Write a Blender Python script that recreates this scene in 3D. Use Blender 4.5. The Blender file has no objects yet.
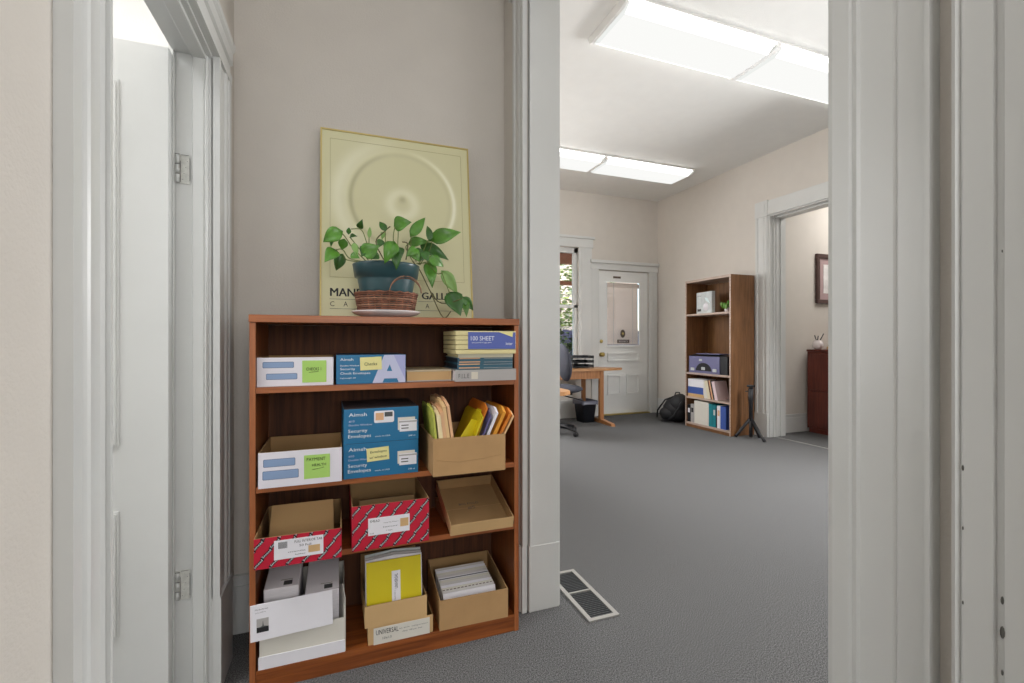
import bpy, bmesh, math, random
from mathutils import Vector, Matrix
random.seed(7)
C = bpy.context.scene.collection
R = math.radians
S = bpy.context.scene

# ------------------------------------------------------------------ camera
cam_d = bpy.data.cameras.new('camera'); cam = bpy.data.objects.new('camera', cam_d); C.objects.link(cam)
cam_d.sensor_width = 36; cam_d.lens = 461/1024*36; cam_d.clip_start = 0.02
cam_d.shift_y = -0.0015
cam.location = (0, 0, 1.12); cam.rotation_euler = (R(90), 0, R(-20.5))
S.camera = cam

# ------------------------------------------------------------------ world, exposure, big lights
S.view_settings.view_transform = 'Standard'; S.view_settings.look = 'None'
S.view_settings.gamma = 1; S.view_settings.use_curve_mapping = False
S.view_settings.exposure = 0.0
w = bpy.data.worlds.new('world'); S.world = w; w.use_nodes = True
nt = w.node_tree; nt.nodes.clear()
sky = nt.nodes.new('ShaderNodeTexSky'); sky.sky_type = 'NISHITA'; sky.sun_disc = False
sky.sun_elevation = R(50); sky.sun_rotation = R(200)
bg = nt.nodes.new('ShaderNodeBackground'); bg.inputs[1].default_value = 0.5
wo = nt.nodes.new('ShaderNodeOutputWorld')
nt.links.new(sky.outputs[0], bg.inputs[0]); nt.links.new(bg.outputs[0], wo.inputs[0])

def area(name, loc, rot, sx, sy, power, col=(1, 1, 1)):
    d = bpy.data.lights.new(name, 'AREA'); d.shape = 'RECTANGLE'; d.size = sx; d.size_y = sy
    d.energy = power; d.color = col
    o = bpy.data.objects.new(name, d); C.objects.link(o); o.location = loc; o.rotation_euler = rot
    return o
sd = bpy.data.lights.new('sun', 'SUN'); sd.energy = 5; sd.angle = R(2); sd.color = (1, .94, .84)
so = bpy.data.objects.new('sun', sd); C.objects.link(so); so.rotation_euler = (R(50), 0, R(-35))
# added unseen fill from the hall end behind the camera
area('hall_fill_light', (0.25, -2.25, 1.65), (R(90), 0, 0), 1.0, 1.5, 27, (.97, .985, 1))
# lamp of the room on the left
area('left_room_light', (-1.7, 0.9, 3.15), (0, 0, 0), 0.9, .9, 34, (.98, .99, 1))
# and an added unseen fill through the open door, for the right casings
area('left_room_fill_light', (-2.55, 2.25, 1.65), (R(90), 0, R(-90)), 1.1, 1.6, 52, (1, 1, 1))
# added unseen fill for the big room, from its near end behind the wall
area('room_near_fill_light', (3.2, -1.35, 1.75), (R(90), 0, 0), 2.4, 1.8, 20, (.985, .99, 1))
area('room_far_fill_light', (1.5, 5.86, 1.6), (R(-65), 0, 0), 1.1, 1.6, 120, (.985, .99, 1))  # added unseen fill from the far wall, brightens the right wall
# and another added fill, out of view along its right wall, near end
area('room_side_fill_light', (4.55, 1.7, 1.6), (R(65), 0, R(90)), 1.5, 1.7, 185, (.985, .99, 1))
area('right_room_light', (6.1, 3.2, 3.15), (0, 0, 0), 0.8, .8, 34, (1, .97, .93))
LENS = 0.96         # fluorescent diffuser bottom; the sides beside the tubes are brighter

# ------------------------------------------------------------------ materials
def srgb(r, g, b):
    f = lambda c: (c/255/12.92) if c/255 <= .04045 else ((c/255+.055)/1.055)**2.4
    return (f(r), f(g), f(b), 1)
def mat(name, col, rough=.6, metal=0, bump=0, bscale=200, var=0, vscale=8, coat=0, stretch=None, spec=.5, emit=0, alpha=None):
    m = bpy.data.materials.new(name); m.use_nodes = True; n = m.node_tree; b = n.nodes['Principled BSDF']
    c = srgb(*col)
    b.inputs['Roughness'].default_value = rough; b.inputs['Metallic'].default_value = metal
    b.inputs['Coat Weight'].default_value = coat; b.inputs['Specular IOR Level'].default_value = spec
    tc = n.nodes.new('ShaderNodeTexCoord'); mp = n.nodes.new('ShaderNodeMapping')
    if stretch: mp.inputs['Scale'].default_value = stretch
    n.links.new(tc.outputs['Object'], mp.inputs[0])
    nz = n.nodes.new('ShaderNodeTexNoise'); nz.inputs['Scale'].default_value = vscale; nz.inputs['Detail'].default_value = 4
    n.links.new(mp.outputs[0], nz.inputs['Vector'])
    rp = n.nodes.new('ShaderNodeValToRGB'); v = max(var, .015)
    rp.color_ramp.elements[0].position = .3; rp.color_ramp.elements[1].position = .7
    rp.color_ramp.elements[0].color = tuple(x*(1-v) for x in c[:3])+(1,)
    rp.color_ramp.elements[1].color = tuple(min(1, x*(1+v)) for x in c[:3])+(1,)
    n.links.new(nz.outputs[0], rp.inputs[0]); n.links.new(rp.outputs[0], b.inputs['Base Color'])
    if bump:
        n2 = n.nodes.new('ShaderNodeTexNoise'); n2.inputs['Scale'].default_value = bscale; n2.inputs['Detail'].default_value = 3
        n.links.new(mp.outputs[0], n2.inputs['Vector'])
        bp = n.nodes.new('ShaderNodeBump'); bp.inputs['Strength'].default_value = bump; bp.inputs['Distance'].default_value = .004
        n.links.new(n2.outputs[0], bp.inputs['Height']); n.links.new(bp.outputs[0], b.inputs['Normal'])
    if emit:
        b.inputs['Emission Color'].default_value = c; b.inputs['Emission Strength'].default_value = emit
    return m
def wood(name, c1, c2, grain='z', rough=.38, scale=1.0, coat=.06):
    m = bpy.data.materials.new(name); m.use_nodes = True; n = m.node_tree; b = n.nodes['Principled BSDF']
    b.inputs['Roughness'].default_value = rough; b.inputs['Coat Weight'].default_value = coat
    b.inputs['Coat Roughness'].default_value = .25
    tc = n.nodes.new('ShaderNodeTexCoord'); mp = n.nodes.new('ShaderNodeMapping')
    st = {'x': (1.2, 22, 22), 'y': (22, 1.2, 22), 'z': (22, 22, 1.2)}[grain]
    mp.inputs['Scale'].default_value = tuple(s*scale for s in st)
    n.links.new(tc.outputs['Object'], mp.inputs[0])
    nz = n.nodes.new('ShaderNodeTexNoise'); nz.inputs['Scale'].default_value = 2.2; nz.inputs['Detail'].default_value = 7
    nz.inputs['Roughness'].default_value = .6; nz.inputs['Distortion'].default_value = .8
    n.links.new(mp.outputs[0], nz.inputs['Vector'])
    rp = n.nodes.new('ShaderNodeValToRGB')
    rp.color_ramp.elements[0].position = .32; rp.color_ramp.elements[0].color = srgb(*c1)
    rp.color_ramp.elements[1].position = .66; rp.color_ramp.elements[1].color = srgb(*c2)
    n.links.new(nz.outputs[0], rp.inputs[0]); n.links.new(rp.outputs[0], b.inputs['Base Color'])
    return m
def carpet():
    m = bpy.data.materials.new('carpet'); m.use_nodes = True; n = m.node_tree; b = n.nodes['Principled BSDF']
    b.inputs['Roughness'].default_value = 1; b.inputs['Specular IOR Level'].default_value = .1
    tc = n.nodes.new('ShaderNodeTexCoord')
    a = n.nodes.new('ShaderNodeTexNoise'); a.inputs['Scale'].default_value = 330; a.inputs['Detail'].default_value = 3
    d = n.nodes.new('ShaderNodeTexNoise'); d.inputs['Scale'].default_value = 220; d.inputs['Detail'].default_value = 3
    for q in (a, d): n.links.new(tc.outputs['Object'], q.inputs['Vector'])
    mx = n.nodes.new('ShaderNodeMath'); mx.operation = 'ADD'
    ms = n.nodes.new('ShaderNodeMath'); ms.operation = 'MULTIPLY'; ms.inputs[1].default_value = .5
    n.links.new(a.outputs[0], mx.inputs[0]); n.links.new(d.outputs[0], mx.inputs[1]); n.links.new(mx.outputs[0], ms.inputs[0])
    rp = n.nodes.new('ShaderNodeValToRGB')
    rp.color_ramp.elements[0].position = .38; rp.color_ramp.elements[0].color = srgb(50, 50, 51)
    rp.color_ramp.elements[1].position = .62; rp.color_ramp.elements[1].color = srgb(138, 138, 138)
    n.links.new(ms.outputs[0], rp.inputs[0]); n.links.new(rp.outputs[0], b.inputs['Base Color'])
    bp = n.nodes.new('ShaderNodeBump'); bp.inputs['Strength'].default_value = .8; bp.inputs['Distance'].default_value = .006
    n.links.new(ms.outputs[0], bp.inputs['Height']); n.links.new(bp.outputs[0], b.inputs['Normal'])
    return m
def emitter(name, col, s):
    m = bpy.data.materials.new(name); m.use_nodes = True; n = m.node_tree; n.nodes.clear()
    e = n.nodes.new('ShaderNodeEmission'); e.inputs[0].default_value = srgb(*col); e.inputs[1].default_value = s
    o = n.nodes.new('ShaderNodeOutputMaterial'); n.links.new(e.outputs[0], o.inputs[0]); return m
def glass(name, rough=.02, tint=(1, 1, 1)):
    m = bpy.data.materials.new(name); m.use_nodes = True; n = m.node_tree; n.nodes.clear()
    t = n.nodes.new('ShaderNodeBsdfTransparent'); t.inputs[0].default_value = tint+(1,)
    g = n.nodes.new('ShaderNodeBsdfGlossy'); g.inputs['Roughness'].default_value = rough
    f = n.nodes.new('ShaderNodeFresnel'); mx = n.nodes.new('ShaderNodeMixShader'); o = n.nodes.new('ShaderNodeOutputMaterial')
    n.links.new(f.outputs[0], mx.inputs[0]); n.links.new(t.outputs[0], mx.inputs[1]); n.links.new(g.outputs[0], mx.inputs[2])
    n.links.new(mx.outputs[0], o.inputs[0]); return m
def art():          # the print: cream paper, emboss shading of ring and disc painted into the colour
    m = bpy.data.materials.new('poster_print'); m.use_nodes = True; n = m.node_tree; b = n.nodes['Principled BSDF']
    b.inputs['Roughness'].default_value = .45; b.inputs['Coat Weight'].default_value = .15; b.inputs['Coat Roughness'].default_value = .2
    tc = n.nodes.new('ShaderNodeTexCoord'); sx = n.nodes.new('ShaderNodeSeparateXYZ'); n.links.new(tc.outputs['Object'], sx.inputs[0])
    def M(op, a, c=None):
        q = n.nodes.new('ShaderNodeMath'); q.operation = op
        for i, v in enumerate((a, c)):
            if v is None: continue
            if isinstance(v, (int, float)): q.inputs[i].default_value = v
            else: n.links.new(v, q.inputs[i])
        return q.outputs[0]
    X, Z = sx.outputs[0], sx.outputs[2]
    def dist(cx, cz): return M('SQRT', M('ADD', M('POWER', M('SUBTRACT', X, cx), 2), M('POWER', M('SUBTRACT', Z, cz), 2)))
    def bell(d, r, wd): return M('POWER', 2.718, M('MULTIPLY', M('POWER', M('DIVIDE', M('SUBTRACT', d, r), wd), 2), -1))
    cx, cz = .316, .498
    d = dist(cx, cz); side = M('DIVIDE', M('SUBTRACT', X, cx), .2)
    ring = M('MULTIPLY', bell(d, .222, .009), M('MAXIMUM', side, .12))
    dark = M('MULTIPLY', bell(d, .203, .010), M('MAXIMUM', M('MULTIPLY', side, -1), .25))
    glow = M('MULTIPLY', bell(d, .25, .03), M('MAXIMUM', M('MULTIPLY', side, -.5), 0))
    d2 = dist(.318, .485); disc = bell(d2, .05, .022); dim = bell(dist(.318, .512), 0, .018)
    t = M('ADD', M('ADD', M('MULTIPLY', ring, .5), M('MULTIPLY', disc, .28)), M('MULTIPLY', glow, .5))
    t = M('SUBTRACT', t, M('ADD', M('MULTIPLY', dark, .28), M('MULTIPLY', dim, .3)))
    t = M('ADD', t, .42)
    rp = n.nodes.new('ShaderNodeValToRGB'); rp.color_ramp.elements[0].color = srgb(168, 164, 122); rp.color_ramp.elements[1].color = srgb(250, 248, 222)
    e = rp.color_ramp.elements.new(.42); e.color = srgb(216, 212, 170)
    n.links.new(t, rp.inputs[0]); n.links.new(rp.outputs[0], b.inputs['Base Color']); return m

M_wall = mat('warm_grey_wall_paint', (210, 204, 196), .75, bump=.25, bscale=160)
M_white = mat('white_wall_paint', (236, 236, 234), .7, bump=.3, bscale=120)
M_ceil = mat('ceiling_paint', (222, 222, 219), .85, bump=.3, bscale=140)
M_trim = mat('trim_paint', (208, 209, 207), .32, bump=.06, bscale=30, var=.02, vscale=4)
M_door = mat('door_paint', (228, 229, 227), .35, bump=.05, bscale=40)
M_grime = mat('grimy_paint', (200, 200, 194), .5, var=.12, vscale=90, bump=.4, bscale=200)
M_chip = mat('bare_chip', (92, 90, 86), .9)
M_carpet = carpet()
M_wz = wood('cherry_laminate_vertical', (98, 50, 20), (142, 80, 38), 'z')
M_wx = wood('cherry_laminate_horizontal', (112, 56, 22), (158, 88, 40), 'x')
M_wback = wood('cherry_laminate_backing', (62, 32, 15), (98, 56, 28), 'z', rough=.75, coat=0)
M_edge = wood('cherry_edge_band', (146, 82, 42), (176, 106, 60), 'z')
M_edgex = wood('cherry_edge_band_horizontal', (140, 78, 38), (174, 102, 54), 'x')
M_ow = wood('walnut_laminate', (104, 70, 42), (142, 100, 66), 'z')
M_oy = wood('walnut_shelf_sheen', (172, 148, 132), (206, 186, 174), 'y')  # window reflection on edges and shelves put into the pale colour
M_obk = wood('walnut_laminate_back', (102, 68, 38), (136, 96, 58), 'z')
M_oak = wood('oak_desk', (176, 124, 78), (208, 158, 110), 'x')
M_oakz = wood('oak_leg', (158, 104, 62), (190, 134, 86), 'z')
M_mah = wood('mahogany', (78, 30, 20), (112, 48, 34), 'z')
M_paper = mat('white_paper', (236, 234, 240), .7)
M_box_w = mat('white_card', (232, 228, 236), .6)
M_white_off = mat('off_white_card', (222, 218, 208), .7)
M_kraft = mat('kraft_card', (184, 146, 100), .8, var=.05, vscale=14)
M_kraft_in = mat('kraft_inside', (170, 136, 92), .85, var=.05, vscale=14)
M_tan = mat('tan_card', (208, 172, 122), .8, var=.04)
M_blue = mat('blue_card', (24, 112, 158), .45)
M_blue2 = mat('blue_side', (60, 84, 112), .5)
M_window = mat('blue_window_print', (138, 162, 198), .5)
M_wedge = mat('blue_window_edge', (96, 116, 150), .5)
M_green = mat('green_note', (176, 218, 112), .7)
M_ynote = mat('yellow_note', (240, 232, 160), .7)
M_red = mat('red_card', (196, 20, 52), .5)
M_black = mat('black_ink', (24, 24, 28), .6)
M_ink = mat('grey_ink', (80, 82, 84), .6)
M_wink = mat('white_ink', (236, 240, 244), .5)
M_lav = mat('lavender_print', (196, 200, 228), .5)
M_yel = mat('yellow_folder', (214, 196, 20), .55)
M_pads = mat('pad_yellow', (226, 214, 160), .7, stretch=(1, 1, 60), vscale=5, var=.12)
M_band = mat('blue_band', (84, 100, 176), .4)
M_navy = mat('navy_cover', (34, 46, 62), .5)
M_teal = mat('teal_cover', (44, 92, 112), .5)
M_greycard = mat('grey_cover', (176, 172, 170), .55)
M_manila = mat('manila', (228, 190, 138), .7)
M_manila2 = mat('peach_manila', (226, 178, 136), .7)
M_amber = mat('amber_envelope', (222, 152, 44), .65)
M_orange = mat('orange_envelope', (214, 124, 30), .65)
M_lime = mat('lime_folder', (188, 192, 84), .6)
M_purple = mat('purple_folder', (96, 92, 140), .5)
M_brass = mat('brass', (186, 164, 96), .35, metal=.7)
M_gold = mat('gold_frame', (196, 176, 110), .4, metal=.4)
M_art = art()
M_pot = mat('blue_green_plastic', (46, 80, 86), .35, coat=.2)
M_soil = mat('soil', (52, 38, 28), .95, var=.3, vscale=60, bump=.8, bscale=90)
M_leaf = mat('leaf_green', (80, 134, 36), .38, var=.28, vscale=22, coat=.15)
M_leafd = mat('leaf_dark_green', (50, 98, 28), .4, var=.25, vscale=22, coat=.15)
M_leafp = mat('leaf_pale_green', (128, 166, 90), .45, var=.15, vscale=22)
M_stem = mat('stem_green', (112, 128, 62), .5)
M_vine = mat('vine_brown', (94, 88, 48), .6)
M_wick = mat('wicker', (122, 78, 58), .7, var=.4, vscale=40)
M_wick2 = mat('wicker_light', (152, 112, 88), .7, var=.3, vscale=40)
M_cer = mat('white_ceramic', (230, 222, 222), .2, coat=.3)
M_metal = mat('grey_register_metal', (176, 174, 170), .4, metal=.3)
M_dark = mat('duct_shade', (14, 14, 16), .9)
M_fabric = mat('charcoal_fabric', (62, 64, 74), .95, bump=.5, bscale=300)
M_plast = mat('black_plastic', (28, 28, 32), .45)
M_bag = mat('black_nylon', (24, 24, 28), .6, bump=.5, bscale=60)
M_bin = mat('bin_plastic', (30, 32, 40), .5)
M_liner = mat('bin_liner', (96, 98, 112), .35)
M_lens = emitter('fluorescent_lens', (255, 255, 252), LENS)
M_lens2 = emitter('fluorescent_lens_side', (255, 255, 252), 7.5)
M_lens3 = emitter('fluorescent_lens_bright', (255, 255, 252), 1.7)
M_lensh = emitter('hall_fill_lens', (250, 252, 255), 4.0)  # emitter of the added hall fill fixture
M_lensd = emitter('fluorescent_end', (250, 252, 248), .9)
M_fix = mat('fixture_white', (232, 232, 230), .4)
M_glass = glass('window_glass')
M_blind = mat('blind_slats', (252, 240, 230), .6)
M_pink = mat('brick_haze', (226, 206, 190), .9, var=.2, vscale=12)  # brick paled, outdoor haze put into its colour
M_silver = mat('silver_card', (200, 206, 206), .35, var=.1, vscale=20)
M_purp = mat('slate_purple_plastic', (112, 112, 150), .4)
M_tealb = mat('teal_binder', (20, 128, 140), .5)
M_blueb = mat('blue_binder', (64, 92, 168), .5)
M_fol = mat('outdoor_foliage', (128, 150, 72), .6, var=.5, vscale=6)
M_fol3 = mat('outdoor_foliage_haze', (214, 220, 180), .6, var=.3, vscale=6)  # overexposed haze put into the pale leaf colour
M_fol2 = mat('outdoor_foliage_dark', (70, 96, 48), .6, var=.5, vscale=6)
M_bark = mat('bark', (96, 84, 66), .9)
M_beam = mat('porch_beam', (196, 128, 92), .8, var=.15)
M_fence = mat('weathered_fence', (128, 124, 150), .8, var=.2, stretch=(8, 1, .5))
M_ground = mat('outdoor_ground', (120, 114, 92), .95, var=.3)

# ------------------------------------------------------------------ mesh builder
def fitted_text(s, wd, ht):
    c = bpy.data.curves.new('t', 'FONT'); c.body = s; c.size = 1; c.resolution_u = 2
    o = bpy.data.objects.new('t', c); C.objects.link(o)
    dg = bpy.context.evaluated_depsgraph_get(); dg.update()
    me = bpy.data.meshes.new_from_object(o.evaluated_get(dg))
    vs = [v.co.copy() for v in me.vertices]; fs = [list(p.vertices) for p in me.polygons]
    bpy.data.objects.remove(o); bpy.data.curves.remove(c); bpy.data.meshes.remove(me)
    if not vs: return [], []
    x0 = min(v.x for v in vs); x1 = max(v.x for v in vs); y0 = min(v.y for v in vs); y1 = max(v.y for v in vs)
    sx = wd/(x1-x0); sy = ht/(y1-y0)
    return [Vector(((v.x-x0)*sx, (v.y-y0)*sy, 0)) for v in vs], fs
_tc = {}
class MB:
    def __init__(s): s.bm = bmesh.new(); s.mats = []; s.subs = []; s.split = False
    def mi(s, m):
        if m not in s.mats: s.mats.append(m)
        return s.mats.index(m)
    def add(s, vs, fs, m, smooth=False):
        bv = [s.bm.verts.new(v) for v in vs]; k = s.mi(m); out = []
        for f in fs:
            try: g = s.bm.faces.new([bv[i] for i in f])
            except ValueError: continue
            g.material_index = k; g.smooth = smooth; out.append(g)
        return bv, out
    def box(s, x0, x1, y0, y1, z0, z1, m, bev=0, faces=None, M=None):
        vs = [Vector((x, y, z)) for z in (z0, z1) for y in (y0, y1) for x in (x0, x1)]
        if M is not None: vs = [M @ v for v in vs]
        fs = [(0, 2, 3, 1), (4, 5, 7, 6), (0, 1, 5, 4), (2, 6, 7, 3), (0, 4, 6, 2), (1, 3, 7, 5)]  # -z +z -y +y -x +x
        bv, out = s.add(vs, fs, m)
        if faces:
            for key, mm in faces.items(): out[['-z', '+z', '-y', '+y', '-x', '+x'].index(key)].material_index = s.mi(mm)
        if bev:
            es = list({e for f in out for e in f.edges})
            bmesh.ops.bevel(s.bm, geom=es, offset=bev, segments=2, affect='EDGES', profile=.6)
        return s
    def prism(s, poly, axis, a, b, m, smooth=False, M=None):
        def P(u, v, t):
            q = {'x': Vector((t, u, v)), 'y': Vector((u, t, v)), 'z': Vector((u, v, t))}[axis]
            return M @ q if M is not None else q
        n = len(poly); vs = [P(u, v, a) for u, v in poly]+[P(u, v, b) for u, v in poly]
        fs = [tuple(range(n))[::-1], tuple(range(n, 2*n))]+[(i, (i+1) % n, n+(i+1) % n, n+i) for i in range(n)]
        s.add(vs, fs, m, smooth); return s
    def tube(s, pts, r, m, n=8, cap=True):
        pts = [Vector(p) for p in pts]; rs = r if isinstance(r, (list, tuple)) else [r]*len(pts)
        rings = []; up = None
        for i, p in enumerate(pts):
            d = (pts[min(i+1, len(pts)-1)]-pts[max(i-1, 0)]).normalized()
            if up is None: up = Vector((0, 0, 1)) if abs(d.z) < .9 else Vector((1, 0, 0))
            a = d.cross(up).normalized(); b = d.cross(a).normalized(); up = -b if False else up
            rings.append([p+(a*math.cos(2*math.pi*k/n)+b*math.sin(2*math.pi*k/n))*rs[i] for k in range(n)])
        vs = [v for q in rings for v in q]; fs = []
        for i in range(len(pts)-1):
            for k in range(n): fs.append((i*n+k, i*n+(k+1) % n, (i+1)*n+(k+1) % n, (i+1)*n+k))
        if cap: fs += [tuple(range(n))[::-1], tuple(range((len(pts)-1)*n, len(pts)*n))]
        s.add(vs, fs, m, True); return s
    def lathe(s, prof, m, n=32, c=(0, 0, 0), M=None, sx=1, sy=1):
        vs = []; c = Vector(c)
        for r, z in prof:
            for k in range(n):
                v = Vector((r*sx*math.cos(2*math.pi*k/n), r*sy*math.sin(2*math.pi*k/n), z))
                vs.append((M @ v if M is not None else v)+c)
        fs = [(i*n+k, i*n+(k+1) % n, (i+1)*n+(k+1) % n, (i+1)*n+k) for i in range(len(prof)-1) for k in range(n)]
        fs += [tuple(range(n))[::-1], tuple(range((len(prof)-1)*n, len(prof)*n))]
        s.add(vs, fs, m, True); return s
    def blob(s, c, r, m, n=12, k=8, jit=0, M=None):
        vs = []; c = Vector(c)
        for i in range(k+1):
            th = math.pi*i/k
            for j in range(n):
                ph = 2*math.pi*j/n; q = 1+random.uniform(-jit, jit)
                v = Vector((r[0]*math.sin(th)*math.cos(ph)*q, r[1]*math.sin(th)*math.sin(ph)*q, r[2]*math.cos(th)*q))
                vs.append((M @ v if M is not None else v)+c)
        fs = [(i*n+j, (i+1)*n+j, (i+1)*n+(j+1) % n, i*n+(j+1) % n) for i in range(k) for j in range(n)]
        s.add(vs, fs, m, True); return s
    def text(s, t, wd, ht, M, m):
        key = t
        if s.split:
            q = MB(); q.flat = True; q.text(t, wd, ht, M, m); s.subs.append(q); return s
        if key not in _tc: _tc[key] = fitted_text(t, 1, 1)
        vs, fs = _tc[key]
        s.add([M @ Vector((v.x*wd, v.y*ht, 0)) for v in vs], fs, m); return s
    def clip(s, planes):
        for co, no in planes:
            bmesh.ops.bisect_plane(s.bm, geom=s.bm.verts[:]+s.bm.edges[:]+s.bm.faces[:], plane_co=co, plane_no=no, clear_outer=True)
        return s
    def build(s, name, parent=None, loc=None, rot=None, m=None):
        for q in s.subs: lo = q.build(name, parent, loc, rot)
        if s.subs and not s.bm.verts: s.bm.free(); return lo
        bmesh.ops.recalc_face_normals(s.bm, faces=s.bm.faces) if not getattr(s, 'flat', False) else None
        me = bpy.data.meshes.new(name); s.bm.to_mesh(me); s.bm.free()
        for q in s.mats: me.materials.append(q)
        o = bpy.data.objects.new(name, me); C.objects.link(o)
        if parent is not None: o.parent = parent
        if loc is not None: o.location = loc
        if rot is not None: o.rotation_euler = rot
        return o
def thing(name, label, cat, loc=(0, 0, 0), rotz=0, group=None, rot=None):
    o = bpy.data.objects.new(name, None); C.objects.link(o); o.empty_display_size = .05
    o.location = loc; o.rotation_euler = rot or (0, 0, rotz); o['label'] = label; o['category'] = cat
    if group: o['group'] = group
    return o
def tag(o, label, cat, group=None, kind=None):
    o['label'] = label; o['category'] = cat
    if group: o['group'] = group
    if kind: o['kind'] = kind
    return o
def struct(name, mb, parent=None):
    o = mb.build(name, parent)
    if parent is None: o['kind'] = 'structure'
    return o
def FM(x, y, z, ang=0):      # frame for flat print on a front (facing -Y): local x -> +X, local y -> +Z
    return Matrix.Translation((x, y, z)) @ Matrix.Rotation(R(90), 4, 'X') @ Matrix.Rotation(ang, 4, 'Z')
def XM(x, y, z, ang=0):      # frame for print facing -X: local x -> -Y, local y -> +Z
    return Matrix.Translation((x, y, z)) @ Matrix.Rotation(R(-90), 4, 'Z') @ Matrix.Rotation(R(90), 4, 'X') @ Matrix.Rotation(ang, 4, 'Z')
def rrect(x0, x1, z0, z1, r, n=5):
    p = []
    for cx, cz, a in ((x1-r, z1-r, 0), (x0+r, z1-r, 90), (x0+r, z0+r, 180), (x1-r, z0+r, 270)):
        for i in range(n+1):
            t = R(a+90*i/n); p.append((cx+r*math.cos(t), cz+r*math.sin(t)))
    return p

def frame(b, x0, x1, z0, z1, t, y0, y1, m, axis='y'):
    for P in (((x0, z0), (x1, z0), (x1-t, z0+t), (x0+t, z0+t)), ((x1, z0), (x1, z1), (x1-t, z1-t), (x1-t, z0+t)),
              ((x1, z1), (x0, z1), (x0+t, z1-t), (x1-t, z1-t)), ((x0, z1), (x0, z0), (x0+t, z0+t), (x0+t, z1-t))):
        b.prism(list(P), axis, y0, y1, m)
# ------------------------------------------------------------------ room shell
H = 3.27
XL, XLO = -.38, -.47           # hall left wall faces
XR, XRO = .72, .86             # wall between hall and big room
YP = 2.03                      # hall end wall
YF = 5.92; XW = 4.63; XWO = 4.87
struct('floor', MB().box(-2.8, 7.4, -2.5, 6.1, -.12, 0, M_carpet))
struct('ceiling', MB().box(-2.8, 7.4, -2.5, 6.1, H, H+.1, M_ceil))
b = MB()       # hall left wall with a doorway .965..1.70
b.box(XLO, XL, -2.4, .948, 0, H, M_wall); b.box(XLO, XL, 1.715, 3.3, 0, H, M_wall); b.box(XLO, XL, .948, 1.715, 2.03, H, M_wall)
struct('wall_left', b)
struct('wall_hall_end', MB().box(XL, XR, YP, YP+.12, 0, H, M_wall))
b = MB()       # wall between hall and room, cased opening .49..1.75
b.box(XR, XRO-.005, 1.77, YF, 0, H, M_wall); b.box(XR, XRO-.005, -2.4, .48, 0, H, M_wall); b.box(XR, XRO-.005, .48, 1.77, 2.62, H, M_wall)
struct('wall_middle', b)
b = MB()       # far wall: window 2.30..3.23, door 3.57..4.46
b.box(XRO, 2.30, YF, YF+.14, 0, H, M_wall); b.box(2.30, 3.25, YF, YF+.14, 0, .74, M_wall); b.box(2.30, 3.25, YF, YF+.14, 2.46, H, M_wall)
b.box(3.25, 3.56, YF, YF+.14, 0, H, M_wall); b.box(3.56, 4.47, YF, YF+.14, 2.16, H, M_wall); b.box(4.47, 7.3, YF, YF+.14, 0, H, M_wall)
struct('wall_far', b)
b = MB()       # right wall with cased opening 2.6..3.935
b.box(XW, XWO, 3.945, YF, 0, H, M_wall); b.box(XW, XWO, -1.4, 2.6, 0, H, M_wall); b.box(XW, XWO, 2.6, 3.945, 2.56, H, M_wall)
struct('wall_right', b)
struct('wall_near', MB().box(XRO, 7.3, -1.5, -1.4, 0, H, M_wall))
struct('wall_hall_near', MB().box(XL, XR, -2.4, -2.3, 0, H, M_wall))
struct('wall_side_room_far', MB().box(XWO, 7.3, 4.06, 4.18, 0, H, M_wall))
struct('wall_side_room_right', MB().box(7.2, 7.3, -1.4, 4.06, 0, H, M_wall))
b = MB(); b.box(-2.7, XLO, 3.2, 3.3, 0, H, M_white); struct('wall_left_room_far', b)
b = MB(); b.box(-2.7, -2.6, -2.4, 3.2, 0, H, M_white); struct('wall_left_room_left', b)
b = MB(); b.box(-2.6, XLO, -.7, -.6, 0, H, M_white); struct('wall_left_room_near', b)

# baseboards
def basebrd(name, x0, x1, y0, y1, hh=.22):
    b = MB(); b.box(x0, x1, y0, y1, 0, hh-.04, M_trim)
    ix = .006
    if abs(x1-x0) < abs(y1-y0): b.box(x0, x1, y0, y1, hh-.04, hh-.032, M_trim); b.box(x0+ix*.5, x1, y0, y1, hh-.032, hh, M_trim)
    else: b.box(x0, x1, y0+ix, y1, hh-.04, hh-.02, M_trim); b.box(x0, x1, y0+ix*.2, y1, hh-.02, hh, M_trim, .003)
    return struct(name, b)
basebrd('baseboard_hall_end', XL, XR, YP-.02, YP)
basebrd('baseboard_right', XW-.02, XW, 4.11, YF)
basebrd('baseboard_far', XRO, 3.42, YF-.02, YF-.0005, .26)
basebrd('baseboard_side_room', XWO, 7.2, 4.04, 4.06)

# vertical casings: profile points (along, out)
def casing(name, poly, z0, z1, plinth=None):
    b = MB(); b.prism(poly, 'z', z0, z1, M_trim)
    if plinth: b.prism(plinth[0], 'z', 0, plinth[1], M_trim)
    return struct(name, b)
# trim_1: near casing of the left doorway, on the left wall
def prof_x(xw, y0, y1, sgn, t):     # face on wall plane xw, running y0->y1, protruding sgn*t in x
    L = y1-y0; q = lambda f, d: (xw+sgn*t*d, y0+L*f)
    return [q(0, 0), q(0, 1), q(.14, 1), q(.16, .78), q(.30, .78), q(.34, .95), q(.38, 1.05), q(.42, .95), q(.45, .72), q(.62, .68),
            q(.78, .72), q(.82, .9), q(.86, .72), q(.92, .72), q(.93, 1), q(1, 1), q(1, 0)]
casing('trim_1', prof_x(XL, .838, .961, 1, .023), 0, 2.14)
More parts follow.
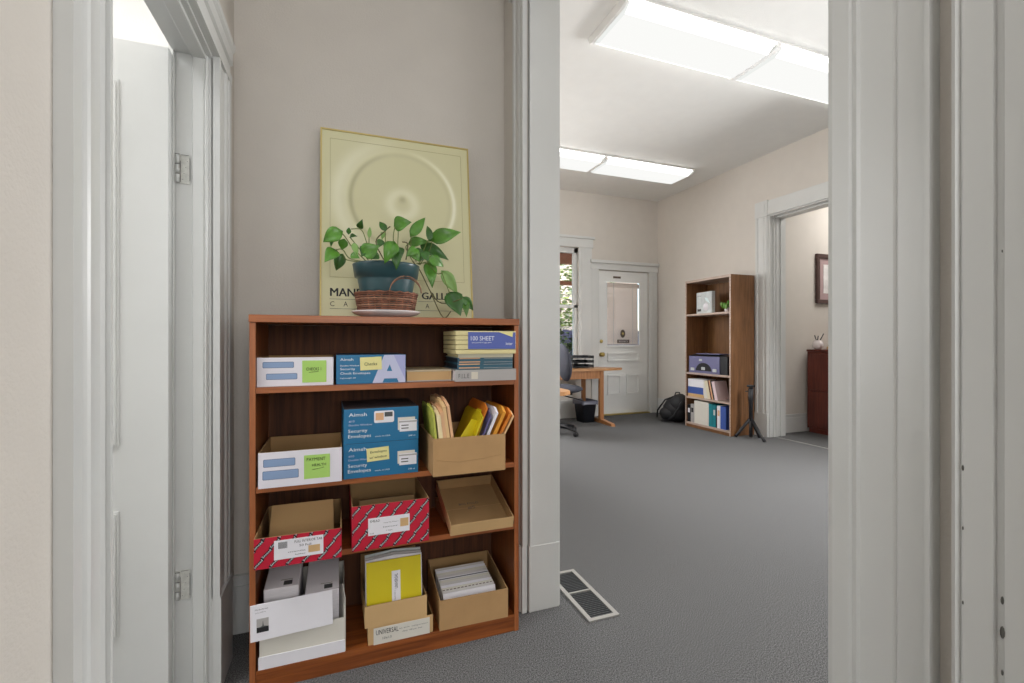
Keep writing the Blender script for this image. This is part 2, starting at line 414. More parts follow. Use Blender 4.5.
# jambs and head of the left doorway
def left_jamb(y0, y1, near):
    b = MB(); b.box(XLO-.012, XL, y0, y1, 0, 2.02, M_trim)
    return b
struct('trim_2', MB().box(XLO-.012, XL+.002, 0.948, .960, 0, 2.02, M_trim))
b = MB(); b.box(XLO-.012, XL+.003, 1.70, 1.716, 0, 2.02, M_trim)                # far jamb with stop mouldings
b.prism([(-.430, 1.70), (-.430, 1.694), (-.427, 1.689), (-.4, 1.689), (-.396, 1.692), (-.392, 1.689), (-.388, 1.694), (-.388, 1.70)], 'z', 0, 2.02, M_trim)
b.prism([(-.482, 1.70), (-.482, 1.692), (-.479, 1.690), (-.476, 1.692), (-.476, 1.70)], 'z', 0, 2.02, M_trim)
b.box(-.500, XLO-.0005, 1.7165, 1.85, 0, 2.15, M_trim, .003)
far_jamb = struct('trim_3', b)
b = MB(); b.box(XLO-.012, XL+.003, .960, 1.70, 2.012, 2.035, M_trim)            # head jamb
b.box(-.430, -.392, .960, 1.689, 2.0, 2.012, M_trim, .002)
struct('trim_4', b)
casing('trim_5', [(x, 3.568-y) for x, y in prof_x(XL, 1.700, 1.868, 1, .023)][::-1], .30, 2.02,
       ([(XL, 1.701), (XL+.026, 1.701), (XL+.026, 1.872), (XL, 1.872)], .30))
b = MB()                                                                       # head casing
b.prism([(XL, 2.02), (XL+.024, 2.02), (XL+.024, 2.05), (XL+.018, 2.055), (XL+.018, 2.085), (XL+.026, 2.09), (XL+.026, 2.13), (XL+.034, 2.14), (XL+.034, 2.16), (XL, 2.16)],
        'y', .836, 1.875, M_trim)
struct('trim_6', b)
# hinges painted over on the jamb
for z in (1.605, .315):
    b = MB(); b.box(-.476, -.437, 1.6965, 1.70, z, z+.09, M_grime, .001)
    for k in range(3): b.tube([(-.468, 1.693, z+.002+k*.03), (-.468, 1.693, z+.027+k*.03)], .0045, M_trim, 10)
    for k in range(3): b.box(-.474, -.461, 1.6885, 1.6895, z+.0275+k*.03, z+.0287+k*.03, M_chip)
    b.box(-.4375, -.4363, 1.6958, 1.6972, z+.01, z+.08, M_chip); b.box(-.46, -.44, 1.6958, 1.6966, z+.088, z+.0892, M_chip); b.box(-.462, -.4608, 1.6958, 1.6966, z+.004, z+.07, M_chip)
    for k in range(4): b.box(-.458+k*.0045, -.4555+k*.0045, 1.6960, 1.6964, z+.012+.019*k, z+.0132+.019*k, M_chip)
    b.build('hinge', far_jamb)

# door_1: white panelled door standing open into the left room
b = MB(); b.box(-1.218, -.4835, 1.662, 1.697, .012, 2.0, M_door)
d1 = struct('door_1', b)
for z0, z1 in ((.253, .62), (.81, 1.88)):
    for x0, x1 in ((-1.11, -.905), (-.81, -.603)):
        b = MB(); yy = 1.662
        frame(b, x0, x1, z0, z1, .006, yy-.004, yy, M_door); frame(b, x0+.006, x1-.006, z0+.006, z1-.006, .010, yy-.008, yy, M_door)
        b.box(x0+.030, x1-.030, yy-.004, yy, z0+.030, z1-.030, M_door, .002)
        b.build('panel_moulding', d1)

# opening between hall and room
b = MB()                                                                       # far jamb
b.box(XR+.012, XRO-.006, 1.752, 1.77, .0, 2.6, M_trim)
b.box(.731, .738, 1.747, 1.752, 0, 2.6, M_trim, .0015)
b.box(.728, .866, 1.748, 1.77, 0, .27, M_trim, .002)
struct('trim_7', b)
casing('trim_8', [(XR, 1.752), (.702, 1.752), (.700, 1.757), (.700, 1.772), (.706, 1.776), (.706, 1.786), (.701, 1.79), (.699, 1.796), (.703, 1.802), (.703, 1.83),
                  (.709, 1.834), (.706, 1.84), (.698, 1.845), (.698, 1.862), (.704, 1.868), (.712, 1.872), (XR, 1.872)], .27, 2.7,
       ([(XR, 1.751), (.699, 1.751), (.699, 1.764), (.6935, 1.768), (.6935, 1.87), (.70, 1.877), (XR, 1.877)], .27))
casing('trim_9', [(XRO-.005, 1.757), (.873, 1.757), (.878, 1.77), (.878, 1.86), (XRO-.005, 1.87)], 0, 2.7)
# near jamb, near casing (right side of the frame)
struct('trim_10', MB().box(XR+.002, XRO-.006, .472, .488, 0, 2.6, M_trim))
yc = [(.491, .5), (.491, 1), (.484, 1.08), (.460, 1.08), (.457, .9), (.450, 1.0), (.447, .78), (.406, .74), (.403, .62), (.400, .74), (.369, .78), (.366, 1.1), (.361, 1.1), (.361, 0), (.491, 0)]
casing('trim_11', [(XR-.02*d, y) for y, d in yc], 0, 2.7)
t12 = casing('trim_12', [(XR-.022*d, y) for y, d in [(.3385, 0), (.3385, 1), (.334, 1.1), (.331, .86), (.328, .98), (.3015, .9), (.2995, .7), (.2935, .66), (.291, .95), (.262, .9), (.259, 1.05), (.215, 1.0), (.21, 0)]], 0, 2.7)
b = MB()
for y, z, s in ((.3275, .967, .003), (.3275, .895, .002), (.3275, .806, .002), (.2925, .827, .004), (.2925, .791, .006), (.2925, .746, .003), (.2925, 1.22, .0015)):
    b.lathe([(s, 0), (s*.9, .0006)], M_chip, 9, M=Matrix.Translation((XR-.0218, y, z)) @ Matrix.Rotation(R(-90), 4, 'Y') @ Matrix.Diagonal((1.2, .38, 1, 1)))
b.build('paint_chip', t12)
b = MB(); b.prism([(XR-.026, 2.6), (XR, 2.6), (XR, 2.76), (XR-.034, 2.76)], 'y', .34, 1.9, M_trim); b.box(XR, XRO-.006, .488, 1.752, 2.6, 2.62, M_trim)
struct('trim_13', b)

# far wall window
b = MB()
b.box(3.235, 3.45, YF-.024, YF, .60, 2.46, M_trim, .003); b.box(3.28, 3.30, YF-.032, YF-.02, .60, 2.46, M_trim, .003)
b.box(2.08, 2.29, YF-.024, YF, .60, 2.46, M_trim, .003)
b.box(2.06, 3.47, YF-.03, YF, 2.46, 2.59, M_trim, .004); b.box(2.04, 3.49, YF-.05, YF, 2.585, 2.62, M_trim, .005)
b.box(2.04, 3.47, YF-.07, YF+.02, .70, .74, M_trim, .005)
struct('trim_14', b)
b = MB()
for x0, x1, z0, z1, y in ((2.30, 2.36, .74, 2.46, 0), (3.185, 3.25, .74, 2.46, 0), (2.30, 3.25, 2.38, 2.46, 0), (2.30, 3.25, .74, .80, 0), (2.30, 3.25, 1.585, 1.63, .0)):
    b.box(x0, x1, YF+.03+y, YF+.08+y, z0, z1, M_trim, .003)
b.box(3.165, 3.185, YF+.035, YF+.06, 1.63, 2.38, M_trim)
w1 = struct('window_1', b)
MB().box(2.36, 3.185, YF+.052, YF+.056, .80, 2.38, M_glass).build('pane', w1)

# far door with glass and blind
b = MB()
yd = YF+.02
b.box(3.572, 3.715, yd, yd+.04, .02, 2.15, M_door); b.box(4.325, 4.458, yd, yd+.04, .02, 2.15, M_door)
b.box(3.715, 4.325, yd, yd+.04, 2.0, 2.15, M_door); b.box(3.715, 4.325, yd, yd+.04, .02, 1.04, M_door)
d2 = struct('door_2', b)
b = MB(); b.box(3.715, 4.325, yd-.02, yd, 1.01, 1.045, M_door, .004); b.box(3.715, 3.73, yd-.008, yd, 1.045, 2.0, M_door); b.box(4.30, 4.325, yd-.012, yd, 1.045, 2.0, M_door); b.box(3.73, 4.3, yd-.008, yd, 1.985, 2.0, M_door)
b.build('glazing_bead', d2)
MB().box(3.73, 4.30, yd+.012, yd+.016, 1.045, 1.99, M_glass).build('pane', d2)
b = MB()
for k in range(44):
    z = 1.052+k*.0212; b.prism([(yd+.022, z), (yd+.032, z+.0205), (yd+.0335, z+.0205), (yd+.0235, z)], 'x', 3.735, 4.30, M_blind)
for x in (3.86, 4.2): b.box(x, x+.004, yd+.0215, yd+.024, 1.05, 1.98, M_trim)
b.build('blind', d2)
for (x0, x1, z0, z1) in ((3.74, 4.30, .80, .93), (3.74, 3.98, .62, .62), (3.74, 3.97, .30, .60), (4.07, 4.30, .30, .60)):
    if z1-z0 < .02: continue
    b = MB(); frame(b, x0, x1, z0, z1, .022, yd-.02, yd, M_door)
    b.build('panel_moulding', d2)
b = MB(); b.lathe([(.032, 0), (.032, .006), (.012, .01), (.012, .03), (.028, .04), (.034, .055), (.026, .068), (.008, .072)], M_brass, 18, M=Matrix.Translation((3.632, yd, .905)) @ Matrix.Rotation(R(90), 4, 'X'))
b.build('door_knob', d2)
MB().lathe([(.026, 0), (.026, .012), (.02, .018)], M_brass, 18, M=Matrix.Translation((3.632, yd, 1.10)) @ Matrix.Rotation(R(90), 4, 'X')).build('deadbolt', d2)
M_sign = mat('brown_sign', (92, 78, 66), .6)
b = MB(); b.box(3.84, 3.97, yd-.004, yd, 2.045, 2.075, M_sign); b.build('sign_plate', d2)
b = MB(); pts = [(4.015+.042*math.sin(t)*(1 if True else 1), 1.215+.062*math.cos(t)) for t in [i*math.pi/8 for i in range(16)]]
b.prism(pts, 'y', yd+.008, yd+.011, M_sign); b.lathe([(.02, 0), (.02, .002)], M_gold, 12, M=Matrix.Translation((4.015, yd+.008, 1.215)) @ Matrix.Rotation(R(90), 4, 'X'))
b.box(3.92, 4.13, yd+.007, yd+.011, 1.075, 1.125, M_sign)
b.text('SECURITY', .17, .02, FM(3.94, yd+.0065, 1.09), M_paper); b.build('security_sticker', d2)
MB().box(3.565, 4.465, YF-.03, YF+.06, 0, .018, M_brass, .003).build('threshold', d2)
b = MB()
b.box(3.45, 3.57, YF-.024, YF, 0, 2.16, M_trim, .003); b.box(4.46, 4.605, YF-.024, YF, 0, 2.16, M_trim, .003)
b.box(4.49, 4.50, YF-.032, YF-.02, 0, 2.16, M_trim); b.box(4.56, 4.575, YF-.032, YF-.02, 0, 2.16, M_trim)
b.box(3.43, 4.618, YF-.03, YF, 2.16, 2.25, M_trim, .003); b.box(3.42, 4.625, YF-.055, YF, 2.25, 2.295, M_trim, .008)
struct('trim_15', b)

# casing of the opening in the right wall
b = MB()
pr = [(XW, 4.10), (XW-.024, 4.10), (XW-.024, 4.075), (XW-.016, 4.07), (XW-.016, 4.05), (XW-.022, 4.04), (XW-.022, 3.995), (XW-.016, 3.985), (XW-.016, 3.97), (XW-.02, 3.955), (XW-.01, 3.94), (XW, 3.935)]
b.prism(pr, 'z', .27, 2.55, M_trim); b.box(XW-.03, XW, 3.934, 4.108, 0, .27, M_trim, .003)
b.box(XW-.03, XW, 3.935, 4.105, 2.55, 2.73, M_trim, .004); b.box(XW-.035, XW-.03, 3.965, 4.075, 2.59, 2.69, M_trim, .003)
b.box(XW-.024, XW, 2.55, 3.935, 2.555, 2.72, M_trim, .003)
struct('trim_16', b)
b = MB()
b.box(XW, XWO+.01, 3.925, 3.945, 0, 2.55, M_trim)
for x in (4.68, 4.72, 4.79): b.box(x, x+.025, 3.915, 3.925, 0, 2.545, M_trim, .003)
b.box(XW, XWO+.01, 2.6, 3.925, 2.54, 2.558, M_trim); b.box(4.70, 4.76, 2.6, 3.915, 2.525, 2.54, M_trim, .003)
struct('trim_17', b)
MB().box(4.70, 4.715, 2.6, 3.913, 0, .003, M_metal).build('trim_18')['kind'] = 'structure'

# ------------------------------------------------------------------ ceiling lights
def wrap_light(name, label, x0, y0, n, L, along='x', mats=None):
    group = None; A, B, D = mats or (M_lens, M_lens3, M_lens2)
    t = thing(name, label, 'ceiling light', (x0, y0, H), 0 if along == 'x' else R(90), group)
    W = .47; b = MB(); b.box(0, n*L, 0, W, -.018, 0, M_fix, .003); b.build('housing', t)
    for k in range(n):
        b = MB(); a, c = k*L+.02, (k+1)*L-.02
        prof = [(.015, -.018), (.02, -.04), (.075, -.075), (W-.075, -.075), (W-.02, -.04), (W-.015, -.018)]
        q = len(prof)
        b.add([Vector((a+(0.02 if 0 < i < q-1 else 0), p[0], p[1])) for i, p in enumerate(prof)]+[Vector((c-(0.02 if 0 < i < q-1 else 0), p[0], p[1])) for i, p in enumerate(prof)],
              [(i, i+1, q+i+1, q+i) for i in range(q-1)], D)
        b.bm.faces.ensure_lookup_table(); b.bm.faces[2].material_index = b.mi(A); b.bm.faces[1].material_index = b.mi(B); b.bm.faces[3].material_index = b.mi(B)
        b.add([Vector((a+(0.02 if 0 < i < q-1 else 0), p[0], p[1])) for i, p in enumerate(prof)], [tuple(range(q))], M_lensd)
        b.add([Vector((c-(0.02 if 0 < i < q-1 else 0), p[0], p[1])) for i, p in enumerate(prof)], [tuple(range(q))], M_lensd)
        b.build('diffuser', t)
        for e in (a-.02, c):
            b = MB(); b.prism([(0.005, -.018), (.012, -.045), (.05, -.06), (W-.05, -.06), (W-.012, -.045), (W-.005, -.018)], 'x', e, e+.02, M_fix)
            b.build('end_cap', t)
    return t
wrap_light('ceiling_light', 'large white fluorescent ceiling light nearest the doorway', 1.66, 2.42, 2, 1.30)
wrap_light('ceiling_light', 'smaller looking far fluorescent ceiling light near the end wall', 1.62, 4.62, 2, 1.28)
wrap_light('ceiling_light', 'added unseen fluorescent fill light in the hall above the viewer', .41, -.55, 1, 1.25, 'y', (M_lensh, M_lensh, M_lensh))  # fixture added out of view to fill the hall with light

# ------------------------------------------------------------------ floor register
t = thing('floor_vent', 'grey metal floor register in the carpet beside the doorway', 'vent', (.925, 1.60, 0))
b = MB(); W, L = .140, .395
frame(b, 0, W, 0, L, .018, .001, .007, M_metal, 'z'); b.box(.018, W-.018, .205, .213, .001, .007, M_metal)
b.build('frame', t)
MB().box(.006, W-.006, .006, L-.006, .0005, .002, M_dark).build('duct_shade_sheet', t)  # dark sheet standing in for the shade down the duct
for y0, n in ((.022, 15), (.216, 13)):
    b = MB()
    for k in range(n): b.box(.018, W-.018, y0+k*.0122, y0+.0035+k*.0122, .0022, .0055, M_ink)
    b.build('grille', t)

# ------------------------------------------------------------------ hall bookcase
BX0, BX1, BY0, BY1, BT = -.268, .647, 1.657, 1.952, 1.201
t = thing('bookcase', 'low cherry laminate bookcase with four open shelves full of boxes', 'bookcase', (0, 0, 0)); bc = t
t.location = (BX0, BY0, 0); WB, DB = BX1-BX0, BY1-BY0
for x in (0, WB-.018):
    MB().box(x, x+.018, 0, DB-.004, 0, BT-.025, M_wz, .0008, {'-y': M_edge}).build('side_panel', t)
MB().box(-.0015, WB+.0015, -.004, DB, BT-.0245, BT, M_wx, .0015, {'-y': M_edgex}).build('top', t)
MB().box(.018, WB-.018, DB-.010, DB-.004, .02, BT-.025, M_wback).build('back_panel', t)
SH = [.968, .650, .412]
for z in SH: MB().box(.0185, WB-.0185, 0.001, DB-.010, z-.019, z, M_wx, .0008, {'-y': M_edgex}).build('shelf', t)
MB().box(.0185, WB-.0185, 0.001, DB-.010, .046, .065, M_wx, .0008).build('shelf', t)
MB().box(.0185, WB-.0185, .003, .02, 0, .046, M_wx).build('kick_board', t)

def carton(t, w, d, h, mo, mi, th=.003, hf=None, hb=None, name='body'):
    hf = h if hf is None else hf; hb = h if hb is None else hb
    b = MB(); b.box(0, w, 0, d, 0, th, mo, 0, {'+z': mi})
    b.box(0, w, 0, th, th, hf, mo, 0, {'+y': mi, '+z': mi}); b.box(0, w, d-th, d, th, hb, mo, 0, {'-y': mi, '+z': mi})
    for x0, x1, k in ((0, th, '+x'), (w-th, w, '-x')):
        P = [Vector((x, y, z)) for x in (x0, x1) for y, z in ((th, th), (d-th, th), (d-th, min(h, hb) if hb != h else h), (th, min(h, hf) if hf != h else h))]
        _, fs = b.add(P, [(0, 3, 2, 1), (4, 5, 6, 7), (0, 1, 5, 4), (1, 2, 6, 5), (2, 3, 7, 6), (3, 0, 4, 7)], mo)
        fs[0 if k == '-x' else 1].material_index = b.mi(mi); fs[4].material_index = b.mi(mi)
    return b.build(name, t)
E_ = .0006
def note(t, x, z, wd, ht, m, lines, ang=0, y=-E_, lean=0):
    b = MB(); M = FM(x, y, z, ang)
    b.add([M @ Vector(v) for v in ((0, 0, 0), (wd, 0, 0), (wd, ht, .002), (0, ht, .002), (0, 0, -.0004), (wd, 0, -.0004), (wd, ht, .0016), (0, ht, .0016))],
          [(0, 1, 2, 3), (7, 6, 5, 4), (0, 4, 5, 1), (1, 5, 6, 2), (2, 6, 7, 3), (3, 7, 4, 0)], m)
    o = b.build('sticky_note', t)
    b = MB()
    for s, u, v, ww, hh in lines:
        if s == '-': b.add([M @ Vector(q) for q in ((u, v, .0028), (u+ww, v+hh, .0028), (u+ww, v+hh+.0012, .0028), (u, v+.0012, .0028))], [(0, 1, 2, 3)], M_black)
        else: b.text(s, ww, hh, M @ Matrix.Translation((u, v, .0028)), M_black)
    b.flat = True
    b.build('handwriting', o); return o
def panel(b, x0, x1, z0, z1, m, y=-E_, r=None):
    if r: b.prism(rrect(x0, x1, z0, z1, r), 'y', y, 0, m)
    else: b.box(x0, x1, y, 0, z0, z1, m)
# shelf 1 -------------
def windowed(t, pill, w, h):
    b = MB()
    for (x0, x1, z0, z1) in pill:
        panel(b, x0, x1, z0, z1, M_wedge, -.0005, .0035); panel(b, x0+.0015, x1-.0015, z0+.0015, z1-.0015, M_window, -.0009, .003)
    b.build('printed_windows', t)
t = thing('envelope_box', 'white open envelope box with green note on the top shelf', 'box', (-.249, 1.675, .9685), R(0))
carton(t, .229, .24, .094, M_box_w, M_kraft_in); windowed(t, ((.016, .108, .06, .080), (.026, .118, .022, .042)), 0, 0)
note(t, .133, .010, .074, .073, M_green, (('CHECKS 1', .012, .040, .046, .010), ('-', .02, .033, .03, .003)))
t = thing('envelope_box', 'blue and white box with big letter A and yellow note, top shelf', 'box', (-.011, 1.676, .9685), R(0))
b = MB(); b.box(0, .232, 0, .24, 0, .100, M_blue, .001, {'+z': M_blue2}); b.build('body', t)
b = MB()
b.prism([(.118, .001), (.158, .099), (.231, .099), (.231, .001)], 'y', -.0004, 0, M_lav)
b.prism([(.190, .099), (.231, .010), (.231, .099)], 'y', -.0007, 0, mat('pale_violet_print', (168, 172, 216), .5))
b.prism([(.158, .016), (.202, .016), (.207, .002), (.152, .002)], 'y', -.0008, 0, M_blue)
b.prism([(.166, .042), (.185, .042), (.177, .066)], 'y', -.0008, 0, M_blue)
b.build('printed_letter', t)
b = MB(); b.flat = True; b.split = True
for s, x, z, ww, hh in (('Aimsh', .013, .080, .042, .009), ('Double Window', .013, .061, .062, .005), ('Security', .013, .046, .048, .010), ('Check Envelopes', .013, .031, .098, .010), ('Lightweight #8', .013, .018, .05, .005)):
    b.text(s, ww, hh, FM(x, -E_*1.5, z), M_wink)
b.build('lettering', t)
note(t, .078, .046, .072, .045, M_ynote, (('Checks', .014, .016, .042, .011),), R(2), -.0014)
b = MB(); b.box(0, .165, 0, .22, 0, .004, M_greycard); b.box(.001, .164, .001, .219, .004, .036, M_tan); b.box(0, .166, -.001, .22, .036, .042, mat('pad_cover', (206, 186, 148), .8), .001)
b.build('notepad', loc=(.226, 1.69, .9685)); tag(bpy.context.scene.objects['notepad'], 'thick tan notepad lying flat between blue and white box and the book stack', 'notepad')
# stack on the right
def book(name, label, x, y, z, w, d, h, cov, pg, rz=0, cat='book', extra=None):
    t = thing(name, label, cat, (x, y, z), rz)
    b = MB(); b.box(0, w, 0, d, 0, .003, cov); b.box(0, w, 0, d, h-.003, h, cov); b.box(0, w, 0, .003, .003, h-.003, cov, 0); b.build('cover', t)
    MB().box(.004, w-.004, .003, d-.004, .003, h-.003, pg).build('pages', t)
    if extra: extra(t)
    return t
def ex(t):
    b = MB(); b.flat = True; b.split = True; b.text('F.I.L.E', .04, .016, FM(.012, -E_, .012), M_ink); b.box(.06, .085, -.0005, 0, .008, .034, mat('tape', (214, 206, 190), .5)); b.build('lettering', t)
book('binder', 'grey flat file binder at the bottom of the stack on the top shelf', .392, 1.634, .9685, .235, .25, .042, M_greycard, M_paper, 0, 'binder', ex)
def ex(t):
    b = MB()
    for z in (.004, .017): b.box(.006, .085, -.0006, 0, z, z+.004, M_manila2); b.box(.1, .215, -.0006, 0, z, z+.0015, M_greycard)
    b.build('spine_print', t)
z = .968+.0435
book('book', 'dark teal hardback lying on the grey binder', .402, 1.645, z, .215, .22, .021, M_teal, M_navy, 0, 'book', ex); z += .0215
book('book', 'navy and teal hardback, second above the grey binder', .404, 1.646, z, .213, .22, .021, M_teal, M_navy, 0, 'book', ex); z += .0215
book('book', 'pale cream paperback right under the yellow legal pads', .404, 1.640, z, .213, .20, .014, mat('cream_cover', (206, 202, 180), .6), M_pads, 0); z += .0145
t = thing('legal_pad_pack', 'pack of yellow legal pads with a blue 100 sheet band on top of the stack', 'legal pads', (.392, 1.628, z))
for k in range(5):
    MB().box(.0, .232, 0, .21, k*.0172, k*.0172+.0155, M_pads, .001).build('pad', t)
    z1 = z+k*.0172
b = MB(); b.box(.046, .230, -.0014, 0, .018, .080, M_band); b.prism([(.165, .080), (.220, .080), (.218, .062)], 'y', -.0018, -.0014, M_ynote); b.build('wrapper_band', t)
b = MB(); b.flat = True; b.split = True; b.text('100 SHEET', .090, .016, FM(.056, -.0016, .049), M_wink); b.text('top punched legal pads', .075, .006, FM(.060, -.0016, .038), M_wink); b.text('letter', .026, .011, FM(.192, -.0016, .032), M_wink); b.build('lettering', t)
# shelf 2 -------------
t = thing('envelope_box', 'white open envelope box with green note on the second shelf', 'box', (-.240, 1.637, .6505), R(0))
carton(t, .247, .26, .113, M_box_w, M_kraft_in)
windowed(t, ((.014, .106, .066, .091), (.012, .116, .026, .054)), 0, 0)
note(t, .132, .018, .078, .077, M_green, (('PAYMENT', .008, .058, .056, .010), ('HEALTH', .024, .040, .042, .008), ('-', .024, .028, .036, .006)))
def bluebox(label, loc, rz, yn):
    t = thing('envelope_box', label, 'box', loc, rz, 'blue envelope boxes stacked on the second shelf')
    b = MB(); b.box(0, .250, 0, .24, 0, .117, M_blue, .0012, {'+z': mat('dark_grey_top', (70, 62, 64), .6)}); b.build('body', t)  # top face darker and greyer than the blue sides
    b = MB(); b.flat = True; b.split = True
    for s, x, z, ww, hh, m in (('Aimsh', .016, .092, .058, .012, M_wink), ('#10', .016, .072, .018, .008, M_lav), ('Double Window', .016, .060, .076, .006, M_lav), ('Security', .014, .034, .062, .015, M_wink), ('Envelopes', .014, .016, .074, .015, M_wink), ('made in USA', .102, .018, .05, .005, M_wink), ('500 ct', .215, .012, .024, .005, M_wink)):
        b.text(s, ww, hh, FM(x, -E_*1.4, z), m)
    b.build('lettering', t)
    b = MB(); b.box(.184, .244, -.0006, 0, .030, .070, M_paper); b.box(.178, .238, -.0005, 0, .036, .080, M_white_off); b.box(.182, .246, -.0009, 0, .062, .067, M_greycard)
    for z in (.050, .040): b.box(.19, .215, -.0011, 0, z, z+.003, M_black)
    if not yn:
        b.prism(rrect(.098, .165, .066, .107, .006), 'y', -.0007, 0, M_paper); b.box(.133, .16, -.001, 0, .086, .102, M_ink); b.box(.103, .13, -.001, 0, .075, .10, M_manila2)
    b.build('printed_label', t)
    if yn: note(t, .076, .052, .074, .046, M_ynote, (('Envelopes', .012, .026, .054, .010), ('w/ window', .008, .010, .058, .008)), R(3), -.0016)
    return t
bluebox('lower blue security envelope box with a yellow note', (.012, 1.648, .6505), R(1.5), True)
bluebox('upper blue security envelope box with a white rounded label', (.013, 1.648, .6505+.1178), R(1.5), False)
t = thing('cardboard_box', 'open brown cardboard box holding folders on the second shelf', 'box', (.300, 1.572, .6505), R(0)); 
cbx = carton(t, .262, .30, .130, M_kraft, M_kraft_in, .004)
MB().tube([(.012, -.0003, .055), (.09, -.0004, .044), (.17, -.0004, .048), (.255, -.0003, .058)], .0007, M_kraft_in, 4).build('crease', t)
def folder(label, x, y, z, w, h, d, m, tilt, yaw=0, cat='folder', name='file_folder', tab=True):
    # upright sheet bundle: thickness w in x, length d in y, height h in z; leaning about y by tilt, clipped corner
    h *= 1.07; b = MB(); b.prism([(0, 0), (d, 0), (d, h*.94), (d*.92, h), (0.05, h), (0, h*.93)], 'x', 0, w, m)
    if tab: b.prism([(0.04, h), (.10, h), (.095, h+.008), (.045, h+.008)], 'x', w*.3, w*.5, m)
    o = b.build(name, None, (x, y, z), (0, R(tilt), R(yaw))); tag(o, label, cat, None); return o
zz = .6555
folder('pale lime folder at the left end of the open brown box', .3215, 1.582, zz, .007, .215, .22, M_lime, -6)
folder('cream folder second from left in the open brown box', .334, 1.580, zz, .015, .205, .22, mat('cream_folder', (240, 222, 176), .7), -6)
folder('peach folder third from left in the open brown box', .351, 1.580, zz, .012, .215, .22, M_manila2, -7)
folder('thick manila folder fourth from left in the open brown box', .366, 1.580, zz, .012, .235, .24, M_manila, -8)
folder('narrow manila folder standing left of the gap in the brown box', .381, 1.580, zz, .010, .238, .24, M_manila2, -8)
folder('large yellow folder leaning right in the open brown box', .408, 1.60, zz, .006, .20, .24, M_yel, 22, 0)
folder('orange envelope behind the large yellow folder', .421, 1.625, zz, .006, .23, .23, M_orange, 22, 0, 'envelope', 'envelope', False)
folder('purple folder right of the large yellow folder', .434, 1.60, zz, .006, .205, .24, M_purple, 23, 0)
folder('white paper wad between purple and amber folders', .447, 1.60, zz, .010, .220, .22, M_paper, 24, 0, 'papers', 'paper_bundle', False)
folder('amber envelope leaning right in the brown box', .466, 1.60, zz, .012, .225, .24, M_amber, 26, 0, 'envelope', 'envelope', False)
folder('deep orange envelope second from right in the brown box', .485, 1.60, zz, .010, .222, .24, M_orange, 28, 0, 'envelope', 'envelope', False)
folder('manila envelope leaning farthest right in the brown box', .500, 1.60, zz, .006, .210, .24, M_manila, 29, 0, 'envelope', 'envelope', False)
# yellow folder faces the viewer partly: a second sheet turned to the front
b = MB(); b.prism([(0, 0), (.085, 0), (.125, .155), (.06, .175), (.012, .12)], 'y', 0, .004, M_yel); o = b.build('file_folder', None, (.402, 1.60, zz), (R(-8), 0, R(14))); tag(o, 'yellow folder sheet facing the viewer in the brown box middle', 'folder')
# shelf 3 -------------
def redbox(label, loc, w, d, h, rz, lab, bars):
    t = thing('file_folder_box', label, 'box', loc, rz)
    carton(t, w, d, h, M_red, M_kraft_in, .003)
    b = MB(); b.flat = True
    st = .046
    for i in range(-2, 12):
        for j in range(-6, 8):
            cx = i*st+j*st*.5; cz = j*st*.62
            if cx < -.04 or cx > w+.02 or cz < -.04 or cz > h+.02: continue
            M = FM(cx, -.0006, cz, R(45))
            b.add([M @ Vector(v) for v in ((0, -.0015, 0), (.041, -.001, 0), (.041, .008, 0), (0, .008, 0))], [(0, 1, 2, 3)], M_black)
            b.text('Smead', .032, .0066, M @ Matrix.Translation((.005, .0008, .0003)), M_wink)
    b.clip([((0, 0, .001), (0, 0, -1)), ((0, 0, h-.001), (0, 0, 1)), ((.001, 0, 0), (-1, 0, 0)), ((w-.001, 0, 0), (1, 0, 0))])
    b.build('printed_pattern', t)
    x0, x1, z0, z1 = lab
    b = MB(); b.box(x0, x1, -.0016, 0, z0, z1, M_paper); o = b.build('paper_label', t)
    b = MB(); b.flat = True; b.split = True
    for s, u, v, ww, hh in bars:
        if s == '|':
            for k in range(9): b.box(x0+u+k*ww/9, x0+u+k*ww/9+ww/15, -.0020, -.0016, z0+v, z0+v+hh, M_ink)
        elif s == '#': MB().box(x0+u, x0+u+ww, -.0020, -.0016, z0+v, z0+v+hh, M_tan).build('colour_swatch', o)
        else: b.text(s, ww, hh, FM(x0+u, -.0019, z0+v), M_black)
    b.build('label_print', o)
    return t
redbox('shallow red patterned file box on the third shelf under the white box', (-.247, 1.602, .4125), .253, .30, .095, 0, (.056, .198, .022, .082),
       (('|', .012, .034, .026, .020), ('FULL INTERIOR TAB', .058, .046, .08, .008), ('50 Full', .072, .033, .034, .007), ('manila', .04, .018, .05, .004), ('letter', .06, .008, .03, .004), ('#', .098, .010, .034, .022)))
b = MB(); b.prism([(0, 0), (.205, 0), (.200, .15), (.006, .15)], 'y', 0, .06, mat('file_kraft', (176, 142, 96), .8))
o = b.build('file_folder', None, (-.222, 1.70, .4165), (R(-22), 0, 0)); tag(o, 'tan folders leaning back inside the shallow red box', 'folder')
redbox('tall red patterned file box in the middle of the third shelf', (.038, 1.626, .4125), .258, .28, .150, R(.6), (.052, .190, .046, .104),
       (('SMEAD', .006, .044, .032, .008), ('2-ply file folders', .05, .036, .05, .004), ('letter', .05, .022, .05, .004), ('11pt', .06, .008, .02, .005), ('1/3', .006, .005, .012, .004), ('#', .106, .018, .028, .028)))
b = MB(); b.prism([(0, 0), (.2, 0), (.198, .13), (.004, .13)], 'y', 0, .05, mat('file_kraft_dark', (150, 122, 84), .8))
o = b.build('file_folder', None, (.062, 1.71, .4165), (R(-14), 0, 0)); tag(o, 'brown folders inside the tall red box', 'folder')
b = MB(); b.box(0, .24, 0, .17, 0, .045, M_kraft, .002); b.box(.001, .239, .08, .085, .045, .0455, M_kraft_in)
